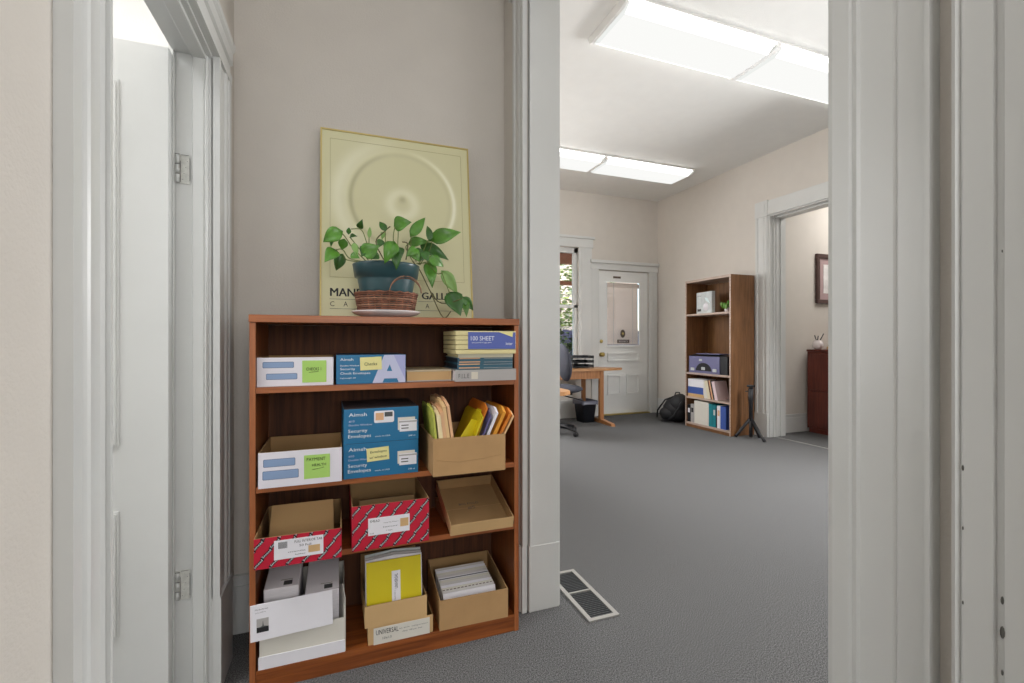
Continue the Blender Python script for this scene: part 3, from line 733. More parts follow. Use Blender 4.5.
o = b.build('cardboard_box', None, (.378, 1.765, .4125)); tag(o, 'flat brown carton propping up the tilted brown tray', 'box')
t = thing('cardboard_tray', 'shallow open brown cardboard tray tilted forward on the third shelf', 'tray', (.374, 1.634, .4130), 0, None, (R(17), 0, R(0)))
carton(t, .240, .285, .045, M_tan, M_kraft_in, .003)
b = MB(); b.flat = True; b.split = True; b.text('#5', .03, .018, Matrix.Translation((.10, .13, .0036)), M_ink); b.text('BIG FOLD', .08, .012, Matrix.Translation((.07, .16, .0036)), M_ink); b.build('handwriting', t)
# bottom shelf -------------
t = thing('letter_box', 'white open box stuffed with envelopes at the bottom left', 'box', (-.240, 1.662, .0655), R(0))
b = MB(); w_, d_ = .256, .262
b.box(0, w_, 0, d_, 0, .003, M_white_off); b.box(0, w_, 0, .003, .003, .115, M_white_off); b.box(0, w_, d_-.003, d_, .003, .19, M_white_off)
for x in (0, w_-.003): b.prism([(.003, .003), (d_-.003, .003), (d_-.003, .19), (.003, .15)], 'x', x, x+.003, M_white_off)
b.build('body', t)
b = MB(); b.box(-.003, w_+.001, -.003, 0, 0, .04, M_paper); b.prism([(.0, .0), (.12, 0), (.12, .17), (.04, .21), (.0, .18)], 'x', w_+.001, w_+.003, M_white_off, M=Matrix.Translation((w_, 0, 0)) @ Matrix.Rotation(R(12), 4, 'Z') @ Matrix.Translation((-w_, 0, 0)))
b.build('lid_flap', t)
M_stack = mat('envelope_edges', (226, 222, 226), .8, stretch=(1, 1, 40), vscale=12, var=.12)
def stack(label, x, y, z, w, d, h, rx, rz):
    t = thing('envelope_stack', label, 'envelopes', (x, y, z), 0, None, (rx, 0, rz))
    MB().box(0, w, 0, d, 0, h, M_stack, .003, {'+z': M_paper}).build('envelopes', t)
    b = MB(); b.box(w*.55, w*.8, .012, .035, h, h+.0006, M_ink); b.box(w*.45, w*.8, .04, .044, h, h+.0006, M_greycard); b.build('stamp_print', t)
stack('thicker stack of white envelopes on the left in the white box', -.232, 1.712, .074, .104, .2, .232, R(6), 0)
stack('lower stack of white envelopes on the right in the white box', -.108, 1.700, .07, .106, .2, .205, R(6), 0)
t = thing('envelope', 'long white envelope with a dark tower picture leaning on the white box', 'envelope', (-.263, 1.6445, .167), 0, None, (R(-4), R(-1), R(2)))
MB().box(0, .242, 0, .004, 0, .112, M_paper, .001).build('paper', t)
b = MB(); b.box(.018, .052, -.0006, 0, .026, .068, M_greycard); b.box(.018, .052, -.0009, 0, .026, .042, M_black); b.prism([(.022, .04), (.034, .045), (.036, .062), (.038, .045), (.05, .042)], 'y', -.0010, 0, M_ink); b.build('picture_print', t)
b = MB(); b.flat = True; b.split = True; b.text('Mandeville Hall', .036, .004, FM(.014, -.0006, .095), M_ink); b.text('street address', .03, .003, FM(.014, -.0006, .086), M_ink); b.build('lettering', t)
t = thing('file_box', 'low tan box with a white lettered strip under the yellow folder box', 'box', (.092, 1.662, .0655), R(0))
carton(t, .224, .26, .062, M_tan, M_kraft_in)
b = MB(); b.box(.018, .212, -.003, -.001, -.0005, .056, M_white_off); b.build('label_strip', t)
b = MB(); b.flat = True; b.split = True; b.text('UNIVERSAL', .076, .017, FM(.026, -.0036, .032), M_black); b.text('10x13', .03, .008, FM(.048, -.0036, .014), M_ink); b.text('No. 45104   catalog envelopes', .10, .005, FM(.105, -.0036, .036), M_ink); b.text('clasp 100 per box', .07, .006, FM(.115, -.0036, .024), M_ink); b.build('lettering', t)
t = thing('file_box', 'tan open box with a yellow folder standing in it, bottom shelf', 'box', (.081, 1.658, .0655+.0627), R(.8))
carton(t, .213, .25, .075, M_tan, M_kraft_in, .003, .075, .15)
t = thing('file_folder', 'bright yellow folder with a white strip label in the tan box', 'folder', (.088, 1.668, .1325), 0, None, (R(-7), 0, R(.8)))
MB().box(0, .190, 0, .006, 0, .205, M_yel, .001).build('cover', t)
b = MB(); b.box(.086, .116, -.0006, 0, .055, .165, M_paper); b.build('paper_label', t)
b = MB(); b.flat = True; b.split = True; b.text('UNIVERSAL', .05, .011, FM(.107, -.001, .105, R(90)), M_black); b.text('folders 25 ct', .04, .004, FM(.098, -.001, .06, R(90)), M_ink); b.build('lettering', t)
for k, (lab, m) in enumerate((('white folder directly behind the bright yellow folder', M_paper), ('grey folder third behind the bright yellow folder', M_greycard), ('crumpled clear plastic sleeve at the back of the yellow folder box', M_silver))):
    b = MB(); b.prism([(0, 0), (.198, 0), (.198, .205+.004*k), (.10, .213+.004*k), (0, .205+.004*k)], 'y', 0, .006, m)
    o = b.build('file_folder' if k < 2 else 'plastic_sleeve', None, (.085, 1.682+.014*k, .1325), (R(-7), 0, R(.8))); tag(o, lab, 'folder' if k < 2 else 'sleeve')
b = MB(); b.prism([(0, 0), (.02, 0), (.02, .20), (0, .205)], 'y', 0, .008, M_red); o = b.build('file_folder', None, (.262, 1.730, .1325), (R(-7), 0, 0)); tag(o, 'thin red file at the right end of the tan folder box', 'folder')
t = thing('cardboard_box', 'open brown cardboard box of white index cards at the bottom right', 'box', (.339, 1.655, .0655), R(-1))
carton(t, .262, .27, .165, M_kraft, M_kraft_in, .004, .108, .138)
M_cards = mat('card_edges', (214, 210, 208), .8, stretch=(1, 1, 40), vscale=12, var=.12)
for k in range(11):
    m = (M_paper, M_cards, M_white_off)[k % 3]
    hh = .106+.0022*k; b = MB(); b.box(0, .205, 0, .005, 0, hh, m, .0006)
    if k == 2:
        for j in range(14): b.box(.004+j*.0145, .013+j*.0145, -.0006, 0, hh-.012, hh-.006, mat('dash_ink', (96, 60, 60), .7))
    if k == 6: b.box(0.002, .203, -.0006, 0, hh-.006, hh-.003, M_ink)
    o = b.build('index_card', None, (.362, 1.668+k*.0145, .0705), (R(-20), 0, 0))
    tag(o, 'plain white card standing in the bottom right cardboard box' if k != 2 else 'white card with a row of dark dashes in the bottom right cardboard box', 'card', 'cards standing in the bottom right cardboard box' if k != 2 else None)

# ------------------------------------------------------------------ poster leaning on the wall
PW, PH, tl = .608, .775, R(-6.6)
t = thing('framed_poster', 'framed cream gallery poster with a pale ring leaning behind the plant', 'poster', (-.072, 1.903, 1.2015), 0, None, (tl, 0, 0))
b = MB()
frame(b, 0, PW, 0, PH, .006, 0, .014, M_gold)
b.build('frame', t)
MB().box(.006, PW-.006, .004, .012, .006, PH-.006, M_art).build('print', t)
M_line = mat('poster_line', (176, 170, 118), .6)
b = MB()
x0, x1, z0, z1 = .036, PW-.036, .165, PH-.040
for a in ((x0, x1, z0, z0+.0016), (x0, x1, z1, z1+.0016), (x0, x0+.0016, z0, z1), (x1, x1+.0016, z0, z1)): b.box(a[0], a[1], .0034, .004, a[2], a[3], M_line)
for z in (.078, .040): b.box(.036, .215, .0034, .004, z, z+.0012, M_ink); b.box(.375, PW-.036, .0034, .004, z, z+.0012, M_ink)
b.build('printed_border', t)
b = MB(); b.flat = True; b.split = True
for q in (0, .0012, .0024): b.text('MAND', .125, .032, FM(.037+q, .0035-q*.02, .090), M_black); b.text('GALLERY', .172, .029, FM(.390+q, .0035-q*.02, .088), M_black)
for s, x in (('C', .037), ('A', .086), ('L', .138), ('A', .405)): b.text(s, .016, .019, FM(x, .0035, .050), M_black)
b.build('lettering', t)

# ------------------------------------------------------------------ plant, basket, saucer
PX, PY, PZ = .163, 1.765, 1.2015
b = MB(); b.lathe([(.075, 0), (.085, .004), (.112, .012), (.122, .019), (.124, .023), (.120, .023), (.108, .016), (.02, .012), (.001, .012)], M_cer, 40)
o = b.build('saucer', None, (PX, PY, PZ)); tag(o, 'white ceramic saucer under the wicker basket', 'saucer')
t = thing('wicker_basket', 'brown wicker basket around the lower half of the blue plant pot', 'basket', (PX, PY, PZ+.0125))
b = MB(); ns = 26
for k in range(9):
    z = .008+k*.0074; pts = []
    for i in range(ns*2+1):
        a = math.pi*i/ns; rr = .0985+.012*z/.07+.0028*math.sin(ns*a/1+math.pi*(k % 2)) 
        pts.append((rr*math.cos(a), rr*math.sin(a), z+random.uniform(-.001, .001)))
    b.tube(pts, .0034, M_wick if k % 3 else M_wick2, 6, False)
b.build('weave', t)
b = MB()
for i in range(ns):
    a = 2*math.pi*(i+.5)/ns; b.tube([(.097*math.cos(a), .097*math.sin(a), .004), (.110*math.cos(a), .110*math.sin(a), .074)], .0026, M_wick2, 5)
b.build('stakes', t)
pts = [(.111*math.cos(i*math.pi/20), .111*math.sin(i*math.pi/20), .074+.002*math.sin(i*3)) for i in range(41)]
MB().tube(pts, .0045, M_wick, 6, False).build('rim', t)
MB().lathe([(.094, 0), (.095, .004)], M_wick, 24).build('bottom', t)
b = MB()
for q in (0, .006):
    b.tube([(.012+.042-.055*math.cos(R(a))+.0*q, -.113-q, .072+(.052+q)*math.sin(R(a))) for a in range(0, 181, 12)], .0018, M_wick2 if q else M_wick, 6)
b.build('handle', t)
t = thing('potted_plant', 'trailing green pothos in a blue green plastic pot on the bookcase', 'plant', (PX, PY, PZ+.0165))
b = MB(); b.lathe([(.078, 0), (.080, .003), (.102, .118), (.103, .128), (.113, .130), (.119, .170), (.1205, .176), (.117, .178), (.114, .172), (.107, .140)], M_pot, 44); b.build('pot', t)
MB().lathe([(.106, .15), (.1, .156), (.05, .162), (.001, .163)], M_soil, 30).build('soil', t)
def leafmesh(base, tip, wd, m, curl=.25):
    base, tip = Vector(base), Vector(tip); ax = tip-base; L = ax.length; ax.normalize()
    vw = Vector((0, -1, .15)).normalized(); sd = ax.cross(vw)
    if sd.length < .2: sd = ax.cross(Vector((1, 0, 0)))
    sd.normalize(); nm = sd.cross(ax).normalized()
    if nm.y > 0: nm = -nm
    N = 9; vs = []; fs = []
    for i in range(N+1):
        u = i/N; hw = wd*.5*(math.sin(math.pi*min(1, u**.60)))**1.0*(1 if u > .02 else .2) if u < 1 else 0
        if u < .15: back = -.06*L*(1-u/.15)
        else: back = 0
        c = base+ax*(L*u)+nm*(curl*L*.35*math.sin(math.pi*u)-curl*L*.25*u*u)
        for j in (-2, -1, 0, 1, 2):
            vs.append(c+sd*(hw*j/2)+nm*(.16*hw*abs(j)/2*2+.02*hw*math.sin(9*u)*(abs(j) == 2))+ax*(back*(abs(j) == 2)))
    for i in range(N):
        for j in range(4): fs.append((i*5+j, i*5+j+1, i*5+j+6, i*5+j+5))
    b = MB(); b.add(vs, fs, m, True); o = b.build('leaf', t)
    sm = o.modifiers.new('thick', 'SOLIDIFY'); sm.thickness = .0007
    return o
LEAVES = [((0.007, 1.7, 1.495), (-0.056, 1.72, 1.459), 0.05, 0), ((-0.013, 1.73, 1.434), (-0.048, 1.7, 1.388), 0.045, 0), ((0.01, 1.76, 1.426), (-0.013, 1.78, 1.369), 0.0375, 1), ((0.069, 1.79, 1.533), (0.077, 1.76, 1.558), 0.0237, 1), ((0.029, 1.7, 1.488), (0.031, 1.72, 1.517), 0.015, 1), ((0.035, 1.73, 1.486), (0.056, 1.7, 1.484), 0.0162, 1), ((0.101, 1.76, 1.494), (0.105, 1.78, 1.54), 0.0137, 2), ((0.074, 1.632, 1.408), (0.126, 1.622, 1.44), 0.0531, 0), ((0.153, 1.7, 1.51), (0.134, 1.72, 1.547), 0.0237, 1), ((0.189, 1.73, 1.536), (0.244, 1.7, 1.55), 0.0531, 0), ((0.252, 1.76, 1.512), (0.31, 1.78, 1.594), 0.0375, 0), ((0.25, 1.79, 1.489), (0.32, 1.76, 1.497), 0.0375, 0), ((0.312, 1.7, 1.485), (0.306, 1.72, 1.55), 0.0237, 1), ((0.326, 1.73, 1.496), (0.43, 1.7, 1.53), 0.055, 0), ((0.249, 1.76, 1.441), (0.33, 1.78, 1.443), 0.0468, 1), ((0.296, 1.79, 1.482), (0.397, 1.76, 1.432), 0.0468, 1), ((0.306, 1.7, 1.422), (0.371, 1.72, 1.397), 0.0375, 0), ((0.176, 1.632, 1.456), (0.143, 1.622, 1.381), 0.0468, 0), ((0.181, 1.632, 1.426), (0.183, 1.622, 1.36), 0.0325, 1), ((0.317, 1.76, 1.413), (0.328, 1.73, 1.318), 0.0468, 0), ((0.374, 1.78, 1.386), (0.442, 1.8, 1.303), 0.0487, 2), ((0.395, 1.74, 1.299), (0.432, 1.71, 1.212), 0.0687, 1), ((0.451, 1.76, 1.286), (0.502, 1.78, 1.238), 0.0344, 1), ((0.46, 1.78, 1.278), (0.466, 1.75, 1.212), 0.0312, 0), ((0.015, 1.7, 1.469), (0.007, 1.72, 1.435), 0.0312, 0), ((-0.024, 1.73, 1.475), (-0.028, 1.7, 1.442), 0.0162, 1), ((0.044, 1.632, 1.443), (0.056, 1.622, 1.399), 0.02, 2), ((0.155, 1.79, 1.524), (0.146, 1.76, 1.491), 0.0187, 2), ((0.252, 1.632, 1.44), (0.215, 1.622, 1.409), 0.0312, 0), ((0.124, 1.632, 1.411), (0.09, 1.622, 1.395), 0.0312, 1), ((0.036, 1.632, 1.405), (0.063, 1.622, 1.394), 0.025, 0), ((0.086, 1.64, 1.433), (0.069, 1.63, 1.401), 0.0357, 1), ((0.156, 1.64, 1.459), (0.164, 1.63, 1.413), 0.0357, 0), ((0.194, 1.64, 1.441), (0.201, 1.63, 1.404), 0.0268, 1), ((0.235, 1.64, 1.435), (0.263, 1.63, 1.395), 0.0357, 0), ((0.136, 1.64, 1.463), (0.121, 1.63, 1.434), 0.0238, 1), ((0.277, 1.64, 1.434), (0.293, 1.63, 1.397), 0.0327, 1)]
STEMS = [([(0.092, 1.765, 1.407), (0.044, 1.742, 1.449), (0.01, 1.728, 1.493), (-0.013, 1.715, 1.491)], 0.0018, 0), ([(0.11, 1.765, 1.414), (0.091, 1.752, 1.476), (0.073, 1.738, 1.515), (0.038, 1.725, 1.512)], 0.0018, 0), ([(0.153, 1.765, 1.417), (0.125, 1.762, 1.481), (0.157, 1.748, 1.521), (0.173, 1.735, 1.535)], 0.0022, 1), ([(0.196, 1.765, 1.419), (0.184, 1.735, 1.489), (0.188, 1.715, 1.532)], 0.0018, 0), ([(0.202, 1.765, 1.433), (0.203, 1.745, 1.524), (0.198, 1.725, 1.538)], 0.0018, 0), ([(0.234, 1.765, 1.422), (0.239, 1.755, 1.478), (0.217, 1.735, 1.482)], 0.0022, 1), ([(0.272, 1.765, 1.418), (0.249, 1.735, 1.462), (0.246, 1.715, 1.502)], 0.0018, 0), ([(0.259, 1.765, 1.417), (0.231, 1.745, 1.463), (0.241, 1.725, 1.476)], 0.0018, 0), ([(0.285, 1.765, 1.405), (0.322, 1.755, 1.465), (0.327, 1.735, 1.497)], 0.0018, 0), ([(0.285, 1.765, 1.412), (0.306, 1.735, 1.486), (0.315, 1.715, 1.489)], 0.0018, 0), ([(0.279, 1.765, 1.408), (0.314, 1.745, 1.417), (0.317, 1.725, 1.42)], 0.0018, 0), ([(0.259, 1.765, 1.417), (0.285, 1.765, 1.386), (0.322, 1.755, 1.308), (0.37, 1.745, 1.207), (0.399, 1.735, 1.23)], 0.0022, 1), ([(0.324, 1.765, 1.309), (0.349, 1.742, 1.268), (0.383, 1.728, 1.259), (0.44, 1.715, 1.279)], 0.0022, 1), ([(0.08, 1.765, 1.406), (0.033, 1.752, 1.413), (0.01, 1.738, 1.44), (-0.013, 1.725, 1.435)], 0.0018, 0), ([(0.086, 1.765, 1.403), (0.024, 1.755, 1.407), (0.01, 1.735, 1.421)], 0.0018, 0), ([(0.272, 1.765, 1.411), (0.313, 1.742, 1.407), (0.343, 1.728, 1.371), (0.363, 1.715, 1.373)], 0.0018, 0), ([(0.098, 1.765, 1.413), (0.073, 1.745, 1.44), (0.035, 1.725, 1.482)], 0.0018, 0), ([(0.371, 1.765, 1.38), (0.382, 1.755, 1.343), (0.394, 1.735, 1.299)], 0.0018, 0), ([(0.101, 1.765, 1.426), (0.098, 1.715, 1.485)], 0.0018, 0), ([(0.159, 1.765, 1.411), (0.157, 1.745, 1.458), (0.155, 1.725, 1.516)], 0.0018, 0)]
base = Vector((PX, PY, PZ+.0165))
for k, (p, q, wd, kind) in enumerate(LEAVES):
    leafmesh(Vector(p)-base, Vector(q)-base, wd*1.08, (M_leaf, M_leafd, M_leafp)[kind], random.uniform(.1, .45))
for pts, r, kind in STEMS:
    P = [Vector(p)-base for p in pts]; Q = []
    for i in range(len(P)-1):
        p0, p1, p2, p3 = P[max(i-1, 0)], P[i], P[i+1], P[min(i+2, len(P)-1)]
        for s in range(5):
            u = s/5; Q.append(.5*((2*p1)+(p2-p0)*u+(2*p0-5*p1+4*p2-p3)*u*u+(3*p1-3*p2+p3-p0)*u**3))
    Q.append(P[-1]); MB().tube(Q, r, M_vine if kind else M_stem, 6).build('stem', t)

# ------------------------------------------------------------------ big room: tall bookcase
OX0, OX1, OY0, OY1, OT = 4.24, 4.60, 4.112, 4.86, 1.885
t = thing('bookcase', 'tall walnut bookcase against the right wall of the back room', 'bookcase', (OX0, OY0, 0))
Wd, Dp = OY1-OY0, OX1-OX0
for y in (0, Wd-.02): MB().box(0, Dp, y, y+.02, 0, OT, M_ow, .001, {'-x': M_oy}).build('side_panel', t)
MB().box(0, Dp-.01, .0205, Wd-.0205, OT-.028, OT, M_oy, .001).build('top', t)
MB().box(Dp-.01, Dp-.004, .0205, Wd-.0205, .02, OT-.03, M_obk).build('back_panel', t)
OS = [1.452, .704, .392, .06]
for z in OS: MB().box(.001, Dp-.0105, .0205, Wd-.0205, z-.024, z, M_oy, .001).build('shelf', t)
MB().box(.004, .02, .0205, Wd-.0205, 0, .036, M_ow).build('kick_board', t)
def up(name, label, cat, y0, wd, z, h, d, m, m2=None, x=4.252, tilt=0, group=None, pgs=False):
    t = thing(name, label, cat, (x, y0, z+.0008), 0, group, (R(tilt), 0, 0))
    MB().box(0, d, 0, wd, 0, h, m, .0015, {'+z': M_paper} if pgs else None).build('cover', t)
    if m2: MB().box(-.001, 0, wd*.2, wd*.8, h*.55, h*.8, m2).build('spine_label', t)
    return t
# top shelf: pale boxed picture and little plant
t = thing('picture_box', 'pale silver boxed picture standing on the upper shelf of tall bookcase', 'box', (4.275, 4.44, 1.4528), R(-6))
MB().box(0, .05, 0, .29, 0, .27, M_silver, .003).build('body', t)
b = MB(); b.flat = True; b.split = True; b.text('photo', .08, .02, XM(-.001, .27, .215), M_ink); b.lathe([(.05, 0), (.05, .001)], M_paper, 24, M=Matrix.Translation((-.0005, .11, .08)) @ Matrix.Rotation(R(-90), 4, 'Y')); b.prism([(.03, .12), (.11, .16), (.13, .20), (.08, .19)], 'x', -.0012, 0, mat('ice_print', (220, 236, 238), .5)); b.box(-.0012, 0, .2, .27, .03, .06, M_ink); b.build('printed_front', t)
t = thing('potted_plant', 'tiny green succulent in a pale cup beside the silver boxed picture', 'plant', (4.30, 4.22, 1.4528))
MB().lathe([(.028, 0), (.036, .05), (.033, .05), (.03, .04), (.001, .04)], M_cer, 18).build('pot', t)
for k in range(26):
    a = k*2.4; r = .02+.05*(k % 7)/7; z = .05+.055*random.random()
    b = MB(); b.blob((r*math.cos(a), r*math.sin(a)*1.2, z), (.016, .016, .03), M_leafp if k % 3 == 0 else M_leaf, 7, 5, .1); b.build('leaf', t)
# printer on shelf 2
t = thing('desktop_printer', 'slate purple and black desktop machine with an arched front on the tall bookcase', 'printer', (4.25, 4.17, .7048))
b = MB(); b.prism([(0, 0), (.30, 0), (.30, .20), (.10, .235), (0, .215)], 'y', 0, .62, M_plast); b.build('body', t)
b = MB(); b.box(-.012, 0, .11, .62, .0, .21, M_purp, .006); b.build('front_panel', t)
b = MB(); b.prism([(.365+.13*math.cos(R(a)), .03+.10*math.sin(R(a))) for a in range(0, 181, 15)], 'x', -.016, -.012, M_plast)
b.build('paper_slot', t)
b = MB()
for y, z, s in ((.18, .045, .03), (.365, .06, .03), (.55, .045, .03), (.41, .165, .022)): b.box(-.022, -.0165 if abs(y-.365) < .06 and z < .1 else -.012, y-s, y+s, z-s*.6, z+s*.6, M_silver, .003)
b.build('button', t)
MB().box(.0, .16, .12, .5, .236, .246, M_purp, .003).build('paper_tray', t)
# shelf 3
z = OS[2]
def flatbox(label, y0, z, h, m, wd=.27, cat='box', name='storage_box'):
    t = thing(name, label, cat, (4.255, y0, z)); MB().box(0, .2, 0, wd, 0, h, m, .003).build('body', t); MB().box(-.002, 0, .01, wd-.01, h-.02, h-.012, m, 0).build('lid_edge', t)
flatbox('tan book lying under the blue and white boxes on the tall bookcase', 4.555, z+.0008, .04, M_tan, .275, 'book', 'book')
flatbox('periwinkle blue box between tan book and white box on the tall bookcase', 4.558, z+.0415, .085, M_blueb, .27)
flatbox('white box lying on the periwinkle blue box of the tall bookcase', 4.553, z+.1272, .10, M_paper, .275)
L = [(.055, .225, M_white_off, 'wide cream book leaning next to the blue box'), (.045, .235, mat('pale_book', (224, 216, 190), .7), 'pale yellowish book, second of the leaning row'),
     (.018, .24, M_mah, 'thin dark red book in the middle of the leaning row'), (.02, .24, M_manila2, 'thin peach book in the leaning row'), (.02, .24, M_plast, 'thin black book in the leaning row'), (.045, .235, mat('rose_book', (226, 204, 208), .7), 'pale rose book at the right end of the leaning row')]
y = 4.545
for wd, h, m, lab in L:
    y -= wd/math.cos(R(14))+.002
    up('book', lab+' on the tall bookcase', 'book', y-.0, wd, z, h, .19, m, None, 4.256, -14)
# bottom shelf, from the left of the view (far y) to the right
z = OS[3]; y = 4.838
for wd, h, m, m2, nm, cat, lab in ((.055, .22, M_plast, M_paper, 'binder', 'binder', 'short black binder at the left end of the bottom shelf'), (.06, .235, M_greycard, M_plast, 'binder', 'binder', 'grey and black file next to the short black binder'),
                                   (.245, .285, M_white_off, None, 'binder', 'binder', 'very wide white binder in the middle of the bottom shelf'), (.062, .275, M_tealb, None, 'binder', 'binder', 'thick teal binder beside the wide white binder'),
                                   (.045, .265, M_tealb, M_silver, 'binder', 'binder', 'thinner teal binder with a silver spine label'), (.012, .24, M_plast, None, 'book', 'book', 'thin black booklet right of the teal binders'),
                                   (.05, .27, M_paper, M_manila2, 'binder', 'binder', 'white binder with peach spine label by the blue one'), (.08, .27, M_blueb, None, 'binder', 'binder', 'blue binder at the right end of the bottom shelf')):
    y -= wd+.004; up(nm, lab+' of the tall bookcase', cat, y, wd, z, h, .22, m, m2)

# tripod
t = thing('tripod', 'small black tripod standing on the carpet beside the tall bookcase', 'tripod', (4.37, 3.95, 0))
MB().tube([(0, 0, .20), (0, 0, .40), (0, 0, .44), (0, 0, .57)], [.022, .022, .028, .028], M_plast, 10).build('pole', t)
b = MB(); b.box(-.025, .025, -.035, .035, .585, .61, M_plast, .006); b.tube([(0, 0, .57), (0, 0, .60)], .02, M_plast, 10); b.tube([(0, 0, .545), (-.03, .05, .53)], .006, M_plast, 8); b.build('head', t)
for dx, dy in ((-.09, .13), (-.02, -.2), (.13, .0)):
    MB().tube([(0, 0, .235), (dx*.9, dy*.9, .03), (dx, dy, .008)], [.018, .015, .018], M_plast, 8).build('leg', t)
MB().tube([(0, 0, .02), (0, 0, .21)], .02, M_plast, 8).build('column', t)

# backpack
t = thing('backpack', 'black backpack slumped on the floor left of the tall bookcase', 'bag', (4.33, 5.10, 0), R(8))
b = MB(); b.blob((0, .02, .17), (.17, .20, .168), M_bag, 22, 14, .035); b.blob((-.03, -.06, .26), (.13, .13, .13), M_bag, 18, 12, .05); b.build('body', t)
b = MB(); b.blob((-.10, .08, .11), (.10, .14, .10), M_bag, 18, 12, .04); b.build('pocket', t)
b = MB(); b.tube([(-.02, -.12, .34), (-.13, -.16, .28), (-.19, -.10, .12), (-.18, .02, .03), (-.20, .12, .02)], .012, M_plast, 7); b.tube([(0, .05, .35), (-.12, .12, .30), (-.18, .2, .15), (-.15, .24, .05)], .012, M_plast, 7); b.build('strap', t)
b = MB(); b.tube([(0, -.04, .36), (.0, -.02, .405), (0, .04, .40), (0, .07, .34)], .009, M_plast, 7); b.build('handle', t)

# ------------------------------------------------------------------ desk under the window, chair, bin, trays
t = thing('desk', 'light oak desk with angled end standing under the far window', 'desk', (0, 0, 0))
b = MB(); b.prism([(1.7, 5.36), (3.30, 5.36), (3.62, 5.42), (3.68, 5.47), (3.66, 5.53), (3.40, 5.80), (3.34, 5.84), (1.7, 5.84)], 'z', .705, .735, M_oak); b.build('desktop', t)
MB().box(1.75, 3.28, 5.40, 5.425, .60, .705, M_oakz, .003).build('apron', t)
MB().box(3.29, 3.345, 5.40, 5.455, .045, .705, M_oakz, .005).build('leg', t)
MB().box(3.20, 3.25, 5.72, 5.77, .0, .705, M_oakz, .005).build('leg', t)
b = MB(); b.prism([(5.12, 0), (5.80, 0), (5.80, .045), (5.40, .055), (5.14, .03)], 'x', 3.29, 3.345, M_oakz); b.build('foot', t)
b = MB(); b.box(1.75, 1.80, 5.40, 5.455, 0, .705, M_oakz, .005); b.build('leg', t)
t = thing('desk', 'near oak desk tip just past the doorway edge', 'desk', (0, 0, 0))
b = MB(); b.prism([(.885, 3.18), (1.62, 3.18), (1.70, 3.24), (1.72, 3.32), (1.72, 4.1), (.885, 4.1)], 'z', .69, .72, M_oak); b.build('desktop', t)
for x, y in ((1.58, 3.26), (.91, 3.22), (1.62, 4.0), (.91, 4.03)): MB().box(x, x+.03, y, y+.03, 0, .69, M_plast, .003).build('leg', t)
# wastebasket
t = thing('wastebasket', 'dark blue grey wastebasket with a liner under the far desk', 'wastebasket', (3.17, 5.60, 0))
def rect_ring(w, d, z, r=.03):
    return [Vector((x, y, z)) for x, y in rrect(-w/2, w/2, -d/2, d/2, r, 4)]
b = MB(); A = [rect_ring(.17, .22, 0), rect_ring(.22, .28, .27), rect_ring(.235, .295, .275), rect_ring(.235, .295, .29), rect_ring(.215, .275, .29), rect_ring(.17, .21, .01)]
n = len(A[0]); vs = [v for q in A for v in q]; fs = [(i*n+k, i*n+(k+1) % n, (i+1)*n+(k+1) % n, (i+1)*n+k) for i in range(5) for k in range(n)]+[tuple(range(n)), tuple(range(5*n, 6*n))]
b.add(vs, fs, M_bin, True); b.build('bin', t)
b = MB(); A = [rect_ring(.25, .31, .245+0), rect_ring(.245, .305, .297), rect_ring(.205, .265, .297), rect_ring(.19, .24, .2)]; A[0] = [v+Vector((0, 0, .02*math.sin(9*i))) for i, v in enumerate(A[0])]
vs = [v for q in A for v in q]; fs = [(i*n+k, i*n+(k+1) % n, (i+1)*n+(k+1) % n, (i+1)*n+k) for i in range(3) for k in range(n)]
b.add(vs, fs, M_liner, True); b.build('liner', t)
# letter trays
t = thing('letter_tray', 'black three tier letter tray on the far desk by the window', 'letter tray', (2.92, 5.50, .7355))
for k in range(3):
    b = MB(); z = .012+k*.062; b.box(0, .33, 0, .24, z, z+.004, M_plast); b.box(0, .33, .236, .24, z, z+.035, M_plast); b.box(.326, .33, 0, .24, z, z+.035, M_plast); b.box(0, .004, 0, .24, z, z+.035, M_plast); b.box(.24, .33, 0, .004, z, z+.035, M_plast)
    b.build('tray', t)
for x, y in ((.004, .006), (.318, .006), (.004, .226), (.318, .226)): MB().box(x, x+.008, y, y+.008, 0, .175, M_plast).build('post', t)
# chair
t = thing('office_chair', 'charcoal fabric office chair partly behind the doorway edge', 'chair', (2.42, 4.98, 0), R(-8))
b = MB(); b.tube([(0, 0, .07), (0, 0, .30)], .032, M_plast, 12); b.tube([(0, 0, .30), (0, 0, .47)], .018, M_plast, 12); b.build('column', t)
for k in range(5):
    a = R(20+72*k); b = MB(); b.tube([(0, 0, .10), (.16*math.cos(a), .16*math.sin(a), .095), (.28*math.cos(a), .28*math.sin(a), .065)], [.026, .022, .016], M_plast, 8); b.build('base_arm', t)
    b = MB(); c_ = (.28*math.cos(a), .28*math.sin(a), .027)
    for s in (-.014, .014): b.tube([(c_[0]-math.sin(a)*(s-.008), c_[1]+math.cos(a)*(s-.008), .027), (c_[0]-math.sin(a)*(s+.008), c_[1]+math.cos(a)*(s+.008), .027)], .0265, M_plast, 12)
    b.build('caster', t)
b = MB(); b.blob((.06, 0, .535), (.27, .25, .055), M_fabric, 28, 12); b.build('seat', t)
MB().box(-.13, .17, -.12, .12, .47, .495, M_plast, .008).build('mechanism', t)
b = MB(); b.blob((0, 0, 0), (.06, .23, .23), M_fabric, 28, 16, M=Matrix.Translation((-.0, 0, 0)) @ Matrix.Rotation(R(-8), 4, 'Y')); bo = b.build('backrest', t); bo.location = (.10, 0, .85)
b = MB(); b.tube([(-.10, 0, .475), (-.16, 0, .50), (-.13, 0, .62), (-.05, 0, .80)], .016, M_plast, 8); b.build('back_bracket', t)
